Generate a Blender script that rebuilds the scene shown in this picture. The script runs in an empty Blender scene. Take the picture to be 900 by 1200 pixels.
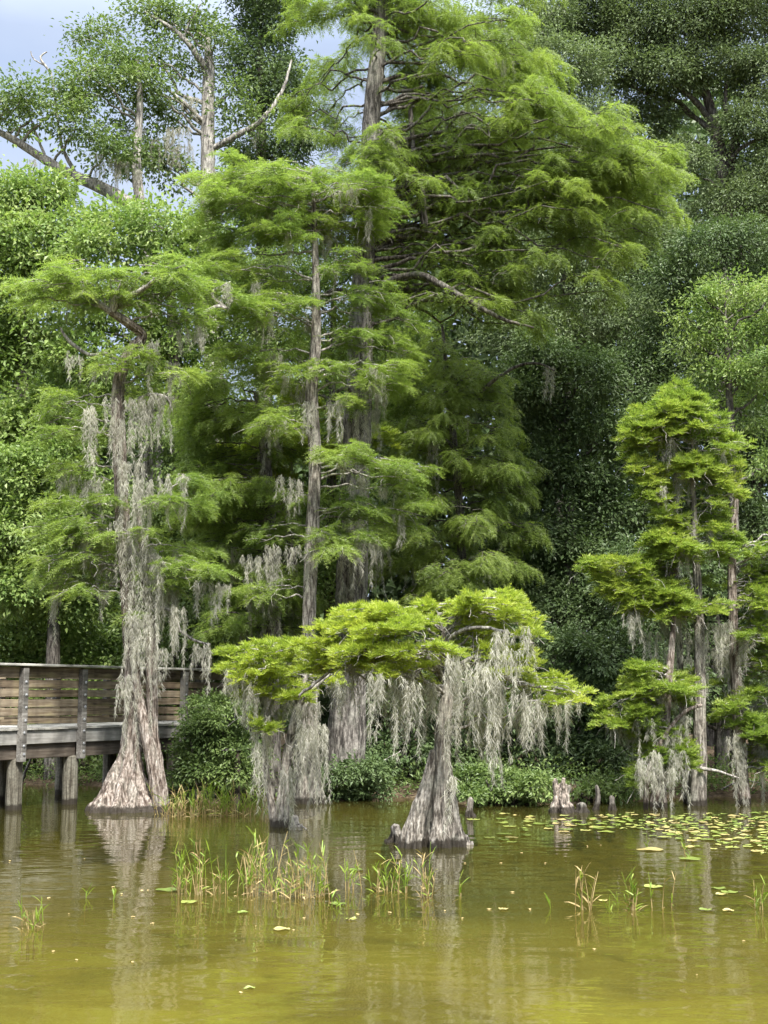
import bpy, math, random
import numpy as np

rng = np.random.default_rng(11)
random.seed(11)
scene = bpy.context.scene
COL = scene.collection
UP = np.array([0.0, 0.0, 1.0])

# ------------------------------------------------------------------ camera model
F, CW, CH = 1500.0, 900.0, 1200.0
CAM_H = 1.9
PITCH = math.atan(215.0 / F)
cp, sp = math.cos(PITCH), math.sin(PITCH)


def P(px, py, Y):
    """point at photo position px,py standing at ground distance Y"""
    u = (px - 450.0) / F
    v = (600.0 - py) / F
    dy = cp - v * sp
    t = Y / dy
    return np.array([u * t, Y, CAM_H + (sp + v * cp) * t])


def G(px, py):
    """point of the water surface at photo position px,py"""
    u = (px - 450.0) / F
    v = (600.0 - py) / F
    dz = sp + v * cp
    t = -CAM_H / dz
    return np.array([u * t, (cp - v * sp) * t, 0.0])


def SC(Y):
    return F / (Y * 0.99)          # pixels per metre at that distance


# ------------------------------------------------------------------ noise
_LAT = rng.random(4096)


def vnoise(p):
    p = np.asarray(p, float)
    i = np.floor(p).astype(np.int64)
    f = p - i
    f = f * f * (3 - 2 * f)
    out = 0
    for dx in (0, 1):
        for dy in (0, 1):
            for dz in (0, 1):
                h = (i[..., 0] + dx) * 73856093 ^ (i[..., 1] + dy) * 19349663 ^ (i[..., 2] + dz) * 83492791
                w = (f[..., 0] if dx else 1 - f[..., 0]) * (f[..., 1] if dy else 1 - f[..., 1]) * (f[..., 2] if dz else 1 - f[..., 2])
                out = out + w * _LAT[h & 4095]
    return out * 2 - 1


def unit(a):
    return a / np.maximum(np.linalg.norm(a, axis=-1, keepdims=True), 1e-9)


# ------------------------------------------------------------------ mesh collecting
class MB:
    def __init__(self):
        self.v, self.f, self.m, self.n = [], [], [], 0

    def add(self, v, faces, mat=0):
        v = np.asarray(v, float).reshape(-1, 3)
        faces = np.asarray(faces, np.int64)
        if len(v) == 0 or len(faces) == 0:
            return
        self.f.append(faces + self.n)
        self.m.append(np.full(len(faces), mat, np.int32))
        self.v.append(v)
        self.n += len(v)

    def tris(self, v, mat=0):
        v = np.asarray(v, float).reshape(-1, 3)
        self.add(v, np.arange(len(v)).reshape(-1, 3), mat)

    def build(self, name, mats, parent=None, origin=None, smooth=False, at=None):
        me = bpy.data.meshes.new(name)
        if self.n:
            V = np.concatenate(self.v)
            if origin is not None:
                V = V - np.asarray(origin)
            me.vertices.add(len(V))
            me.vertices.foreach_set('co', V.astype(np.float32).ravel())
            tot = np.concatenate([np.full(len(f), f.shape[1], np.int32) for f in self.f])
            loops = np.concatenate([f.ravel() for f in self.f]).astype(np.int32)
            st = np.concatenate([[0], np.cumsum(tot)[:-1]]).astype(np.int32)
            me.loops.add(len(loops))
            me.loops.foreach_set('vertex_index', loops)
            me.polygons.add(len(tot))
            me.polygons.foreach_set('loop_start', st)
            me.polygons.foreach_set('loop_total', tot)
            me.polygons.foreach_set('material_index', np.concatenate(self.m))
            me.polygons.foreach_set('use_smooth', np.full(len(tot), smooth))
            me.update(calc_edges=True)
        for m in (mats if isinstance(mats, (list, tuple)) else [mats]):
            me.materials.append(m)
        o = bpy.data.objects.new(name, me)
        COL.objects.link(o)
        if parent is not None:
            o.parent = parent
        elif origin is not None:
            o.location = origin
        if at is not None:
            o.location = at
        return o


def tag(o, label=None, cat=None, group=None, kind=None):
    if label: o['label'] = label
    if cat: o['category'] = cat
    if group: o['group'] = group
    if kind: o['kind'] = kind
    return o


def empty(name, loc, label, cat, group=None):
    o = bpy.data.objects.new(name, None)
    o.location = loc
    o.empty_display_size = 0.2
    COL.objects.link(o)
    return tag(o, label, cat, group)


def frames(pts):
    t = unit(np.gradient(pts, axis=0))
    n = np.zeros_like(t)
    a = np.array([1.0, 0, 0]) if abs(t[0][0]) < 0.8 else np.array([0, 1.0, 0])
    a = unit(a - t[0] * a.dot(t[0]))
    n[0] = a
    for i in range(1, len(pts)):
        a = a - t[i] * a.dot(t[i])
        a = unit(a)
        n[i] = a
    return t, n, np.cross(t, n)


def tube(mb, pts, rad, seg=6, mat=0, cap=True, disp=None):
    pts = np.asarray(pts, float)
    n = len(pts)
    rad = np.broadcast_to(np.asarray(rad, float), (n,))
    t, a, b = frames(pts)
    th = np.arange(seg) * 2 * math.pi / seg
    R = np.repeat(rad[:, None], seg, 1)
    if disp is not None:
        R = disp(R, th, pts)
    v = pts[:, None, :] + R[..., None] * (np.cos(th)[None, :, None] * a[:, None, :] + np.sin(th)[None, :, None] * b[:, None, :])
    i = np.arange(n - 1)[:, None] * seg
    j = np.arange(seg)[None, :]
    k = (j + 1) % seg
    q = np.stack([i + j, i + k, i + seg + k, i + seg + j], -1).reshape(-1, 4)
    V = v.reshape(-1, 3)
    mb.add(V, q, mat)
    if cap:
        base = (n - 1) * seg
        tip = np.concatenate([V[base:], [pts[-1] + t[-1] * rad[-1] * 0.4]])
        jj = np.arange(seg)
        mb.add(tip, np.stack([jj, (jj + 1) % seg, np.full(seg, seg)], -1), mat)


def box(mb, c, ux, uy, uz, hx, hy, hz, mat=0, bev=0.0):
    """box with axes ux,uy,uz and half sizes; small chamfer on the edges along ux"""
    c = np.asarray(c, float)
    if bev <= 0:
        s = np.array([(x, y, z) for x in (-1, 1) for y in (-1, 1) for z in (-1, 1)], float)
        v = c + s[:, :1] * hx * ux + s[:, 1:2] * hy * uy + s[:, 2:] * hz * uz
        f = [(0, 1, 3, 2), (4, 6, 7, 5), (0, 4, 5, 1), (2, 3, 7, 6), (0, 2, 6, 4), (1, 5, 7, 3)]
        mb.add(v, f, mat)
        return
    pr = [(-hy + bev, -hz), (hy - bev, -hz), (hy, -hz + bev), (hy, hz - bev), (hy - bev, hz), (-hy + bev, hz), (-hy, hz - bev), (-hy, -hz + bev)]
    v = [c + sx * hx * ux + y * uy + z * uz for sx in (-1, 1) for y, z in pr]
    q = [(i, (i + 1) % 8, (i + 1) % 8 + 8, i + 8) for i in range(8)]
    mb.add(v, q, mat)
    mb.add(v, [tuple(range(7, -1, -1)), tuple(range(8, 16))], mat)


def resample(pts, rad, step):
    pts = np.asarray(pts, float)
    rad = np.asarray(rad, float)
    n = len(pts)
    ext = np.concatenate([[2 * pts[0] - pts[1]], pts, [2 * pts[-1] - pts[-2]]])
    er = np.concatenate([[rad[0]], rad, [rad[-1]]])
    op, orr = [], []
    for i in range(n - 1):
        L = np.linalg.norm(pts[i + 1] - pts[i])
        k = max(2, int(L / step))
        t = (np.arange(k) / k)[:, None]
        p0, p1, p2, p3 = ext[i], ext[i + 1], ext[i + 2], ext[i + 3]
        op.append(0.5 * (2 * p1 + (p2 - p0) * t + (2 * p0 - 5 * p1 + 4 * p2 - p3) * t ** 2 + (3 * p1 - p0 - 3 * p2 + p3) * t ** 3))
        orr.append(er[i + 1] + (er[i + 2] - er[i + 1]) * t[:, 0])
    op.append(pts[-1:])
    orr.append(rad[-1:])
    return np.concatenate(op), np.concatenate(orr)


# ------------------------------------------------------------------ materials
def new_mat(name):
    m = bpy.data.materials.new(name)
    m.use_nodes = True
    nt = m.node_tree
    for n in list(nt.nodes):
        nt.nodes.remove(n)
    out = nt.nodes.new('ShaderNodeOutputMaterial')
    return m, nt, out


def N(nt, typ, **kw):
    n = nt.nodes.new(typ)
    for k, v in kw.items():
        if k in n.inputs:
            n.inputs[k].default_value = v
        else:
            setattr(n, k, v)
    return n


def ramp(nt, src, stops):
    r = nt.nodes.new('ShaderNodeValToRGB')
    el = r.color_ramp.elements
    while len(el) < len(stops):
        el.new(0.5)
    for e, (p, c) in zip(el, stops):
        e.position = p
        e.color = (*c, 1)
    nt.links.new(src, r.inputs[0])
    return r.outputs[0]


def mixc(nt, fac, a, b, mode='MIX'):
    n = nt.nodes.new('ShaderNodeMix')
    n.data_type = 'RGBA'
    n.blend_type = mode
    for idx, s in ((0, fac), (6, a), (7, b)):
        if hasattr(s, 'node'):
            nt.links.new(s, n.inputs[idx])
        elif isinstance(s, (int, float)):
            n.inputs[idx].default_value = s
        else:
            n.inputs[idx].default_value = (*s, 1)
    return n.outputs[2]


def leaf_mat(name, c0, c1, c2, trans=0.3, rough=0.45, spec=0.4, patch=1.2):
    """three leaf hues: spread leaf by leaf and in patches of growth"""
    m, nt, out = new_mat(name)
    L = nt.links
    geo = N(nt, 'ShaderNodeNewGeometry')
    tc = N(nt, 'ShaderNodeTexCoord')
    nz = N(nt, 'ShaderNodeTexNoise', Scale=patch, Detail=2.0)
    L.new(tc.outputs['Object'], nz.inputs['Vector'])
    ad = N(nt, 'ShaderNodeMath', operation='MULTIPLY_ADD')
    L.new(geo.outputs['Random Per Island'], ad.inputs[0])
    ad.inputs[1].default_value = 0.55
    sb = N(nt, 'ShaderNodeMath', operation='MULTIPLY_ADD')
    L.new(nz.outputs['Fac'], sb.inputs[0])
    sb.inputs[1].default_value = 1.5
    sb.inputs[2].default_value = -0.52
    L.new(sb.outputs[0], ad.inputs[2])
    col = ramp(nt, ad.outputs[0], [(0.1, c0), (0.5, c1), (0.95, c2)])
    pr = N(nt, 'ShaderNodeBsdfPrincipled', Roughness=rough)
    pr.inputs['Specular IOR Level'].default_value = spec
    L.new(col, pr.inputs['Base Color'])
    tr = N(nt, 'ShaderNodeBsdfTranslucent')
    tcol = mixc(nt, 1.0, col, (1.0, 1.07, 0.62), 'MULTIPLY')
    L.new(tcol, tr.inputs['Color'])
    mx = N(nt, 'ShaderNodeMixShader')
    mx.inputs[0].default_value = trans
    L.new(pr.outputs[0], mx.inputs[1])
    L.new(tr.outputs[0], mx.inputs[2])
    L.new(mx.outputs[0], out.inputs['Surface'])
    return m


def bark_mat(name, dark, mid, light, zs=3.6, xy=24.0, bump=0.03, wet=True, lichen=0.35):
    m, nt, out = new_mat(name)
    L = nt.links
    geo = N(nt, 'ShaderNodeNewGeometry')
    mp = N(nt, 'ShaderNodeMapping')
    mp.inputs['Scale'].default_value = (xy, xy, zs)
    L.new(geo.outputs['Position'], mp.inputs['Vector'])
    n1 = N(nt, 'ShaderNodeTexNoise', Scale=1.0, Detail=5.0, Roughness=0.65, Distortion=0.4)
    L.new(mp.outputs[0], n1.inputs['Vector'])
    n2 = N(nt, 'ShaderNodeTexNoise', Scale=3.0, Detail=4.0)
    L.new(geo.outputs['Position'], n2.inputs['Vector'])
    n3 = N(nt, 'ShaderNodeTexNoise', Scale=28.0, Detail=3.0)
    L.new(geo.outputs['Position'], n3.inputs['Vector'])
    col = ramp(nt, n1.outputs['Fac'], [(0.40, dark), (0.5, mid), (0.61, light)])
    lf = ramp(nt, n2.outputs['Fac'], [(0.5, (0, 0, 0)), (0.68, (lichen,) * 3)])
    col = mixc(nt, lf, col, (0.34, 0.35, 0.29))
    sp_ = ramp(nt, n3.outputs['Fac'], [(0.35, (0.7,) * 3), (0.65, (1.15,) * 3)])
    col = mixc(nt, 1.0, col, sp_, 'MULTIPLY')
    rough = 0.85
    if wet:                                   # tannin stain at the waterline, ragged upper edge
        sx = N(nt, 'ShaderNodeSeparateXYZ')
        L.new(geo.outputs['Position'], sx.inputs[0])
        a = N(nt, 'ShaderNodeMath', operation='MULTIPLY_ADD')
        n4 = N(nt, 'ShaderNodeTexNoise', Scale=9.0, Detail=4.0, Roughness=0.7)
        L.new(geo.outputs['Position'], n4.inputs['Vector'])
        L.new(n4.outputs['Fac'], a.inputs[0])
        a.inputs[1].default_value = -0.16
        L.new(sx.outputs['Z'], a.inputs[2])
        wf = ramp(nt, a.outputs[0], [(0.0, (0.92,) * 3), (0.04, (0, 0, 0))])
        col = mixc(nt, wf, col, (0.022, 0.018, 0.013))
    pr = N(nt, 'ShaderNodeBsdfPrincipled', Roughness=rough)
    pr.inputs['Specular IOR Level'].default_value = 0.2
    L.new(col, pr.inputs['Base Color'])
    bp = N(nt, 'ShaderNodeBump', Strength=0.9, Distance=bump)
    L.new(n1.outputs['Fac'], bp.inputs['Height'])
    L.new(bp.outputs[0], pr.inputs['Normal'])
    L.new(pr.outputs[0], out.inputs['Surface'])
    return m


def wood_mat(name, dark, mid, light, stain=None):
    m, nt, out = new_mat(name)
    L = nt.links
    tc = N(nt, 'ShaderNodeTexCoord')
    oi = N(nt, 'ShaderNodeObjectInfo')
    mp = N(nt, 'ShaderNodeMapping')
    mp.inputs['Scale'].default_value = (1.6, 30, 30)
    L.new(tc.outputs['Object'], mp.inputs['Vector'])
    cmb = N(nt, 'ShaderNodeCombineXYZ')
    mul = N(nt, 'ShaderNodeMath', operation='MULTIPLY')
    L.new(oi.outputs['Random'], mul.inputs[0])
    mul.inputs[1].default_value = 37.0
    L.new(mul.outputs[0], cmb.inputs[0])
    L.new(mul.outputs[0], cmb.inputs[1])
    va = N(nt, 'ShaderNodeVectorMath', operation='ADD')
    L.new(mp.outputs[0], va.inputs[0])
    L.new(cmb.outputs[0], va.inputs[1])
    n1 = N(nt, 'ShaderNodeTexNoise', Scale=1.0, Detail=5.0, Roughness=0.6, Distortion=0.6)
    L.new(va.outputs[0], n1.inputs['Vector'])
    n2 = N(nt, 'ShaderNodeTexNoise', Scale=2.4, Detail=4.0)
    L.new(tc.outputs['Object'], n2.inputs['Vector'])
    ad = N(nt, 'ShaderNodeMath', operation='MULTIPLY_ADD')
    L.new(oi.outputs['Random'], ad.inputs[0])
    ad.inputs[1].default_value = 0.3
    L.new(n1.outputs['Fac'], ad.inputs[2])
    col = ramp(nt, ad.outputs[0], [(0.38, dark), (0.62, mid), (0.95, light)])
    bl = ramp(nt, n2.outputs['Fac'], [(0.42, (0.55,) * 3), (0.62, (1.1,) * 3)])
    col = mixc(nt, 1.0, col, bl, 'MULTIPLY')
    if stain:
        n3 = N(nt, 'ShaderNodeTexNoise', Scale=1.3, Detail=3.0)
        L.new(tc.outputs['Object'], n3.inputs['Vector'])
        sf = ramp(nt, n3.outputs['Fac'], [(0.5, (0, 0, 0)), (0.66, (0.7,) * 3)])
        col = mixc(nt, sf, col, stain)
    pr = N(nt, 'ShaderNodeBsdfPrincipled', Roughness=0.8)
    pr.inputs['Specular IOR Level'].default_value = 0.25
    L.new(col, pr.inputs['Base Color'])
    bp = N(nt, 'ShaderNodeBump', Strength=0.7, Distance=0.006)
    L.new(n1.outputs['Fac'], bp.inputs['Height'])
    L.new(bp.outputs[0], pr.inputs['Normal'])
    L.new(pr.outputs[0], out.inputs['Surface'])
    return m


def simple_mat(name, col, rough=0.7, metal=0.0):
    m, nt, out = new_mat(name)
    geo = N(nt, 'ShaderNodeNewGeometry')
    nz = N(nt, 'ShaderNodeTexNoise', Scale=20.0, Detail=3.0)
    nt.links.new(geo.outputs['Position'], nz.inputs['Vector'])
    c = ramp(nt, nz.outputs['Fac'], [(0.3, tuple(x * 0.7 for x in col)), (0.7, tuple(min(1, x * 1.2) for x in col))])
    pr = N(nt, 'ShaderNodeBsdfPrincipled', Roughness=rough, Metallic=metal)
    nt.links.new(c, pr.inputs['Base Color'])
    nt.links.new(pr.outputs[0], out.inputs['Surface'])
    return m


M = {}
M['leaf_bright'] = leaf_mat('cypress_leaf_bright', (0.18, 0.25, 0.045), (0.31, 0.38, 0.062), (0.44, 0.47, 0.09), trans=0.5, patch=1.0)
M['leaf_lime'] = leaf_mat('cypress_leaf_lime', (0.16, 0.24, 0.055), (0.25, 0.335, 0.07), (0.37, 0.42, 0.095), trans=0.5, patch=1.0)
M['leaf_soft'] = leaf_mat('cypress_leaf_soft', (0.14, 0.215, 0.058), (0.225, 0.305, 0.078), (0.30, 0.37, 0.10), trans=0.52, patch=0.8)
M['leaf_olive'] = leaf_mat('cypress_leaf_olive', (0.135, 0.195, 0.052), (0.205, 0.278, 0.07), (0.28, 0.345, 0.09), trans=0.54, patch=0.7)
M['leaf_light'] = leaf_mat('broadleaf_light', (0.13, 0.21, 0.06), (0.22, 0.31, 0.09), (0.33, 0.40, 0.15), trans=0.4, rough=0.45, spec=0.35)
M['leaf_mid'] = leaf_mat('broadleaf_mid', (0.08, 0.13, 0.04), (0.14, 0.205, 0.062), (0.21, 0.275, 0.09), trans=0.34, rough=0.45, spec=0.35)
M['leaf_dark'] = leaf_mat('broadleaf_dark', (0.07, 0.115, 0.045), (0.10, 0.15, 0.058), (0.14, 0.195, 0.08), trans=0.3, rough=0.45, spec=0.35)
M['leaf_grey'] = leaf_mat('oak_leaf_grey_green', (0.125, 0.172, 0.082), (0.165, 0.218, 0.105), (0.21, 0.265, 0.13), trans=0.32, rough=0.45, spec=0.35)
M['moss'] = leaf_mat('spanish_moss', (0.26, 0.255, 0.22), (0.41, 0.40, 0.35), (0.56, 0.545, 0.485), trans=0.35, rough=0.9, spec=0.05, patch=2.0)
M['reed'] = leaf_mat('reed_green', (0.11, 0.19, 0.02), (0.19, 0.27, 0.03), (0.30, 0.35, 0.06), trans=0.35, patch=3)
M['reed_dry'] = leaf_mat('reed_straw', (0.20, 0.15, 0.06), (0.34, 0.26, 0.12), (0.45, 0.37, 0.19), trans=0.2, rough=0.7, spec=0.2, patch=4)
M['bark'] = bark_mat('cypress_bark', (0.06, 0.052, 0.044), (0.185, 0.165, 0.14), (0.36, 0.335, 0.295))
M['bark_knee'] = bark_mat('knee_bark', (0.08, 0.07, 0.06), (0.22, 0.195, 0.17), (0.38, 0.35, 0.31), wet=False)
M['bark_stump'] = bark_mat('stump_wood', (0.07, 0.06, 0.05), (0.24, 0.20, 0.17), (0.42, 0.36, 0.31), zs=7, xy=26)
M['bark_red'] = bark_mat('cypress_bark_reddish', (0.055, 0.04, 0.032), (0.18, 0.145, 0.12), (0.35, 0.31, 0.275), lichen=0.2)
M['bark_dark'] = bark_mat('dark_bark', (0.03, 0.026, 0.022), (0.085, 0.075, 0.065), (0.17, 0.155, 0.135), lichen=0.25)
M['bark_plate'] = bark_mat('furrowed_bark', (0.04, 0.036, 0.032), (0.13, 0.118, 0.105), (0.27, 0.25, 0.225), zs=3.2, xy=20.0, bump=0.03)
M['bark_pale'] = bark_mat('pale_limb_bark', (0.12, 0.11, 0.10), (0.27, 0.25, 0.225), (0.45, 0.43, 0.39), wet=False, xy=22)
M['wood'] = wood_mat('weathered_grey_wood', (0.12, 0.11, 0.098), (0.235, 0.225, 0.205), (0.36, 0.35, 0.325))
M['wood_pale'] = wood_mat('bleached_rail_wood', (0.28, 0.27, 0.24), (0.43, 0.42, 0.38), (0.56, 0.55, 0.5))
M['wood_brown'] = wood_mat('brown_board_wood', (0.075, 0.054, 0.036), (0.20, 0.155, 0.105), (0.36, 0.305, 0.225), stain=(0.22, 0.21, 0.08))
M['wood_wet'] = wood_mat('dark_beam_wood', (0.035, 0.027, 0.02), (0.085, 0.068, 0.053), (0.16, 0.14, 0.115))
M['bolt'] = simple_mat('galvanised_bolt', (0.55, 0.56, 0.58), 0.4, 0.7)

# pilings: vertical grain, dark foot
M['piling'] = bark_mat('piling_wood', (0.055, 0.048, 0.036), (0.125, 0.115, 0.09), (0.21, 0.20, 0.162), zs=1.0, xy=28, bump=0.006, lichen=0.15)

# ------------------------------------------------------------------ foliage templates (unit: metres)
def spray_template(n, length, ll, lw, up, seed, droop=0.0):
    """feathery branchlet along +x: thin leaflets both sides, z up"""
    r = np.random.default_rng(seed)
    T = []
    for i in range(n):
        s = (i + 0.5) / n
        x = s * length
        z = -droop * s * s * length
        for side in (-1, 1):
            k = ll * (0.55 + 0.6 * math.sin(math.pi * min(1, s * 0.85 + 0.12))) * r.uniform(0.8, 1.2)
            ang = math.radians(r.uniform(32, 68)) * side
            e = r.normal(0, 0.25) + up
            d = unit(np.array([math.cos(ang), math.sin(ang), e]))
            w = unit(np.cross(d, [r.normal(0, 0.5), r.normal(0, 0.5), 1]))
            p = np.array([x, 0, z])
            T.append([p - w * lw * 0.5, p + w * lw * 0.5, p + d * k])
    d = np.array([1, 0, up * 0.5 - droop])
    p = np.array([length * 0.9, 0, -droop * length])
    w = np.array([0, 1, 0.2])
    T.append([p - w * lw * 0.5, p + w * lw * 0.5, p + unit(d) * ll])
    return np.array(T)


FEATHER = [spray_template(10, 0.30, 0.08, 0.013, 0.05, s, 0.25) for s in (1, 2, 3)]
HANG = [spray_template(10, 0.30, 0.08, 0.014, -0.15, s, 0.5) for s in (4, 5, 6)]
TUFT = [spray_template(7, 0.17, 0.075, 0.018, 0.55, s, 0.0) for s in (7, 8, 9)]


def leaf_template(L, W, fold=0.25, curl=0.15):
    a = np.array([0, 0, 0.0]); b = np.array([L * 0.45, W * 0.5, fold * W]); c = np.array([L, 0, -curl * L]); d = np.array([L * 0.45, -W * 0.5, fold * W])
    return np.array([[a, c, b], [a, d, c]])


def inst(T, pos, X, Z, s):
    X = unit(X)
    Z = unit(Z - X * (X * Z).sum(-1, keepdims=True))
    Y = np.cross(Z, X)
    R = np.stack([X, Y, Z], 1)                       # rows are axes
    v = np.einsum('tkj,njc->ntkc', T, R) * s[:, None, None, None] + pos[:, None, None, :]
    return v.reshape(-1, 3)


def inst_leaf(mb, L, W, pos, X, Z, s, mat=0):
    """folded leaves with shared midrib vertices (one island each)"""
    X = unit(X)
    Z = unit(Z - X * (X * Z).sum(-1, keepdims=True))
    Y = np.cross(Z, X)
    R = np.stack([X, Y, Z], 1)
    loc = np.array([[0, 0, 0], [L * 0.45, W * 0.5, 0.22 * W], [L, 0, -0.15 * L], [L * 0.45, -W * 0.5, 0.22 * W]])
    v = np.einsum('kj,njc->nkc', loc, R) * s[:, None, None] + pos[:, None, :]
    n = len(pos)
    b = np.arange(n)[:, None] * 4
    f = np.concatenate([b + np.array([0, 2, 1]), b + np.array([0, 3, 2])])
    mb.add(v.reshape(-1, 3), f, mat)


# ------------------------------------------------------------------ trunks and limbs
def trunk_mesh(mb, path, Y, seg=40, flute=0.22, nfl=7, flare_h=0.9, rough=0.10, step=0.05, seed=0, sink=0.45, leany=0.0, mat=0):
    """path: (px, py, radius px) from base upward; returns world polyline"""
    pts, rad = [], []
    for i, it in enumerate(path):
        px, py, r = it[:3]
        y = Y + (it[3] if len(it) > 3 else 0.0)
        pts.append(P(px, py, y))
        rad.append(r / SC(Y))
    pts = np.array(pts)
    rad = np.array(rad)
    if sink:
        pts = np.concatenate([[pts[0] - UP * sink + 0], pts])
        rad = np.concatenate([[rad[0] * 1.12], rad])
    p, r = resample(pts, rad, step)
    r0 = np.random.default_rng(seed)
    ph = r0.uniform(0, 6.28, 6)
    z0 = pts[1 if sink else 0][2]

    def disp(R, th, pp):
        h = np.maximum(pp[:, 2] - z0, -0.1)[:, None]
        fl = np.exp(-np.maximum(h, 0) / flare_h)
        w = np.cos(nfl * th[None] + ph[0] + 0.6 * np.sin(h * 1.7 + ph[1])) + 0.6 * np.cos((nfl - 2) * th[None] + ph[2]) + 0.4 * np.cos(3 * th[None] + ph[3])
        w = np.where(w > 0, w, w * 0.9)
        c = np.stack([np.cos(th)[None] * 3.5 + 0 * h, np.sin(th)[None] * 3.5 + 0 * h, pp[:, 2][:, None] * 1.6 + 0 * th[None] + seed], -1)
        c2 = np.stack([np.cos(th)[None] * 8 + 0 * h, np.sin(th)[None] * 8 + 0 * h, pp[:, 2][:, None] * 3.0 + 0 * th[None] + seed * 2], -1)
        c3 = c2 * np.array([2.0, 2.0, 2.6])
        n1 = vnoise(c)
        n2 = 1 - np.abs(vnoise(c2)) * 2
        return R * (1 + flute * (0.25 + fl) * 0.5 * w + rough * n1 + rough * 0.55 * n2 + rough * 0.5 * (1 - np.abs(vnoise(c3)) * 2))

    tube(mb, p, r, seg, mat, True, disp)
    return p, r


def limb(mb, a, b, r0, r1, rise=0.0, wig=0.06, n=10, seg=6, mat=0, rs=None):
    rs = rs or rng
    L = np.linalg.norm(b - a)
    t = np.linspace(0, 1, n)[:, None]
    mid = (a + b) / 2 + UP * rise * L
    p = (1 - t) ** 2 * a + 2 * t * (1 - t) * mid + t * t * b
    w = rs.normal(0, wig * L, (n, 3)) * np.sin(math.pi * t) * 0.5
    w = (w + np.roll(w, 1, 0)) * 0.6
    w[0] = 0
    w[-1] = 0
    p = p + w
    r = r0 + (r1 - r0) * t[:, 0] ** 0.8
    tube(mb, p, r, seg, mat)
    return p


def pick_attach(poly, c, k):
    d = np.hypot(poly[:, 0] - c[0], poly[:, 1] - c[1])
    want = c[2] - k * d
    return int(np.argmin(np.abs(poly[:, 2] - want) + 0.0 * d))


class Fol:
    """gathers the branchlets of one crown"""
    def __init__(self):
        self.p, self.x, self.z, self.s = [], [], [], []

    def add(self, p, x, z, s):
        self.p.append(p); self.x.append(x); self.z.append(z); self.s.append(s)

    def emit(self, mb, temps, mat=0):
        if not self.p:
            return
        p, x, z, s = (np.concatenate(q) for q in (self.p, self.x, self.z, self.s))
        k = rng.integers(0, len(temps), len(p))
        for i, T in enumerate(temps):
            q = k == i
            if q.any():
                mb.tris(inst(T, p[q], x[q], z[q], s[q]), mat)


def fronds(fol, lmb, c, d, a, b, h, n, droop, spacing, size, tilt, radial=False, twig_r=0.006, tmat=0, bare=0.12):
    """flat fans of branchlets around a pad centre c; d: horizontal outward direction"""
    side = np.cross(UP, d)
    for i in range(n):
        if radial:
            az = rng.uniform(0, 2 * math.pi)
            e = d * math.cos(az) + side * math.sin(az)
            st = c + UP * rng.uniform(-h, h * 0.6) + e * 0.05
            L = 1.0 / math.sqrt((math.cos(az) / a) ** 2 + (math.sin(az) / b) ** 2) * rng.uniform(0.45, 1.35)
        else:
            s = rng.uniform(-0.75, 0.95)
            sg = 1 if i % 2 else -1
            ang = math.radians(rng.uniform(20, 72)) * (0.5 if s > 0.75 else 1)
            e = d * math.cos(ang) + side * sg * math.sin(ang)
            st = c + d * a * s + UP * (h * (0.6 - 0.9 * s * s) + rng.uniform(-h, h * 0.7))
            L = b * math.sqrt(max(0.05, 1 - s * s * 0.8)) * rng.uniform(0.45, 1.4) + 0.12
        m = max(4, int(L / 0.12))
        t = np.linspace(0, 1, m)[:, None]
        rise = rng.uniform(0.05, 0.22)
        kx = rng.normal(0, 0.12)
        path = st + e * L * t + np.cross(UP, e) * kx * L * t * t + UP * L * (rise * t - droop * rng.uniform(0.6, 1.4) * t * t)
        tube(lmb, path, np.linspace(twig_r * (1 + L), twig_r * 0.4, m), 4, tmat, False)
        if rng.random() < bare * 0.5:
            continue
        k = max(5, int(L / spacing))
        tt = np.sort(rng.uniform(0.1, 1.0, k))
        pp = np.stack([np.interp(tt, t[:, 0], path[:, j]) for j in range(3)], 1)
        tg = unit(np.gradient(path, axis=0))
        tg = unit(np.stack([np.interp(tt, t[:, 0], tg[:, j]) for j in range(3)], 1))
        env = 0.55 + 0.55 * np.sin(math.pi * np.clip(tt * 0.85 + 0.1, 0, 1))
        for sg in (-1, 1):
            an = np.radians(rng.uniform(25, 80, k)) * sg
            sd = unit(np.cross(np.broadcast_to(UP, tg.shape), tg))
            x = tg * np.cos(an)[:, None] + sd * np.sin(an)[:, None]
            x = x + UP * (tilt + rng.normal(0, 0.22, k))[:, None]
            z = UP + rng.normal(0, 0.3, (k, 3))
            fol.add(pp + rng.normal(0, 0.018, (k, 3)), x, z, size * env * rng.uniform(0.7, 1.25, k))


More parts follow.
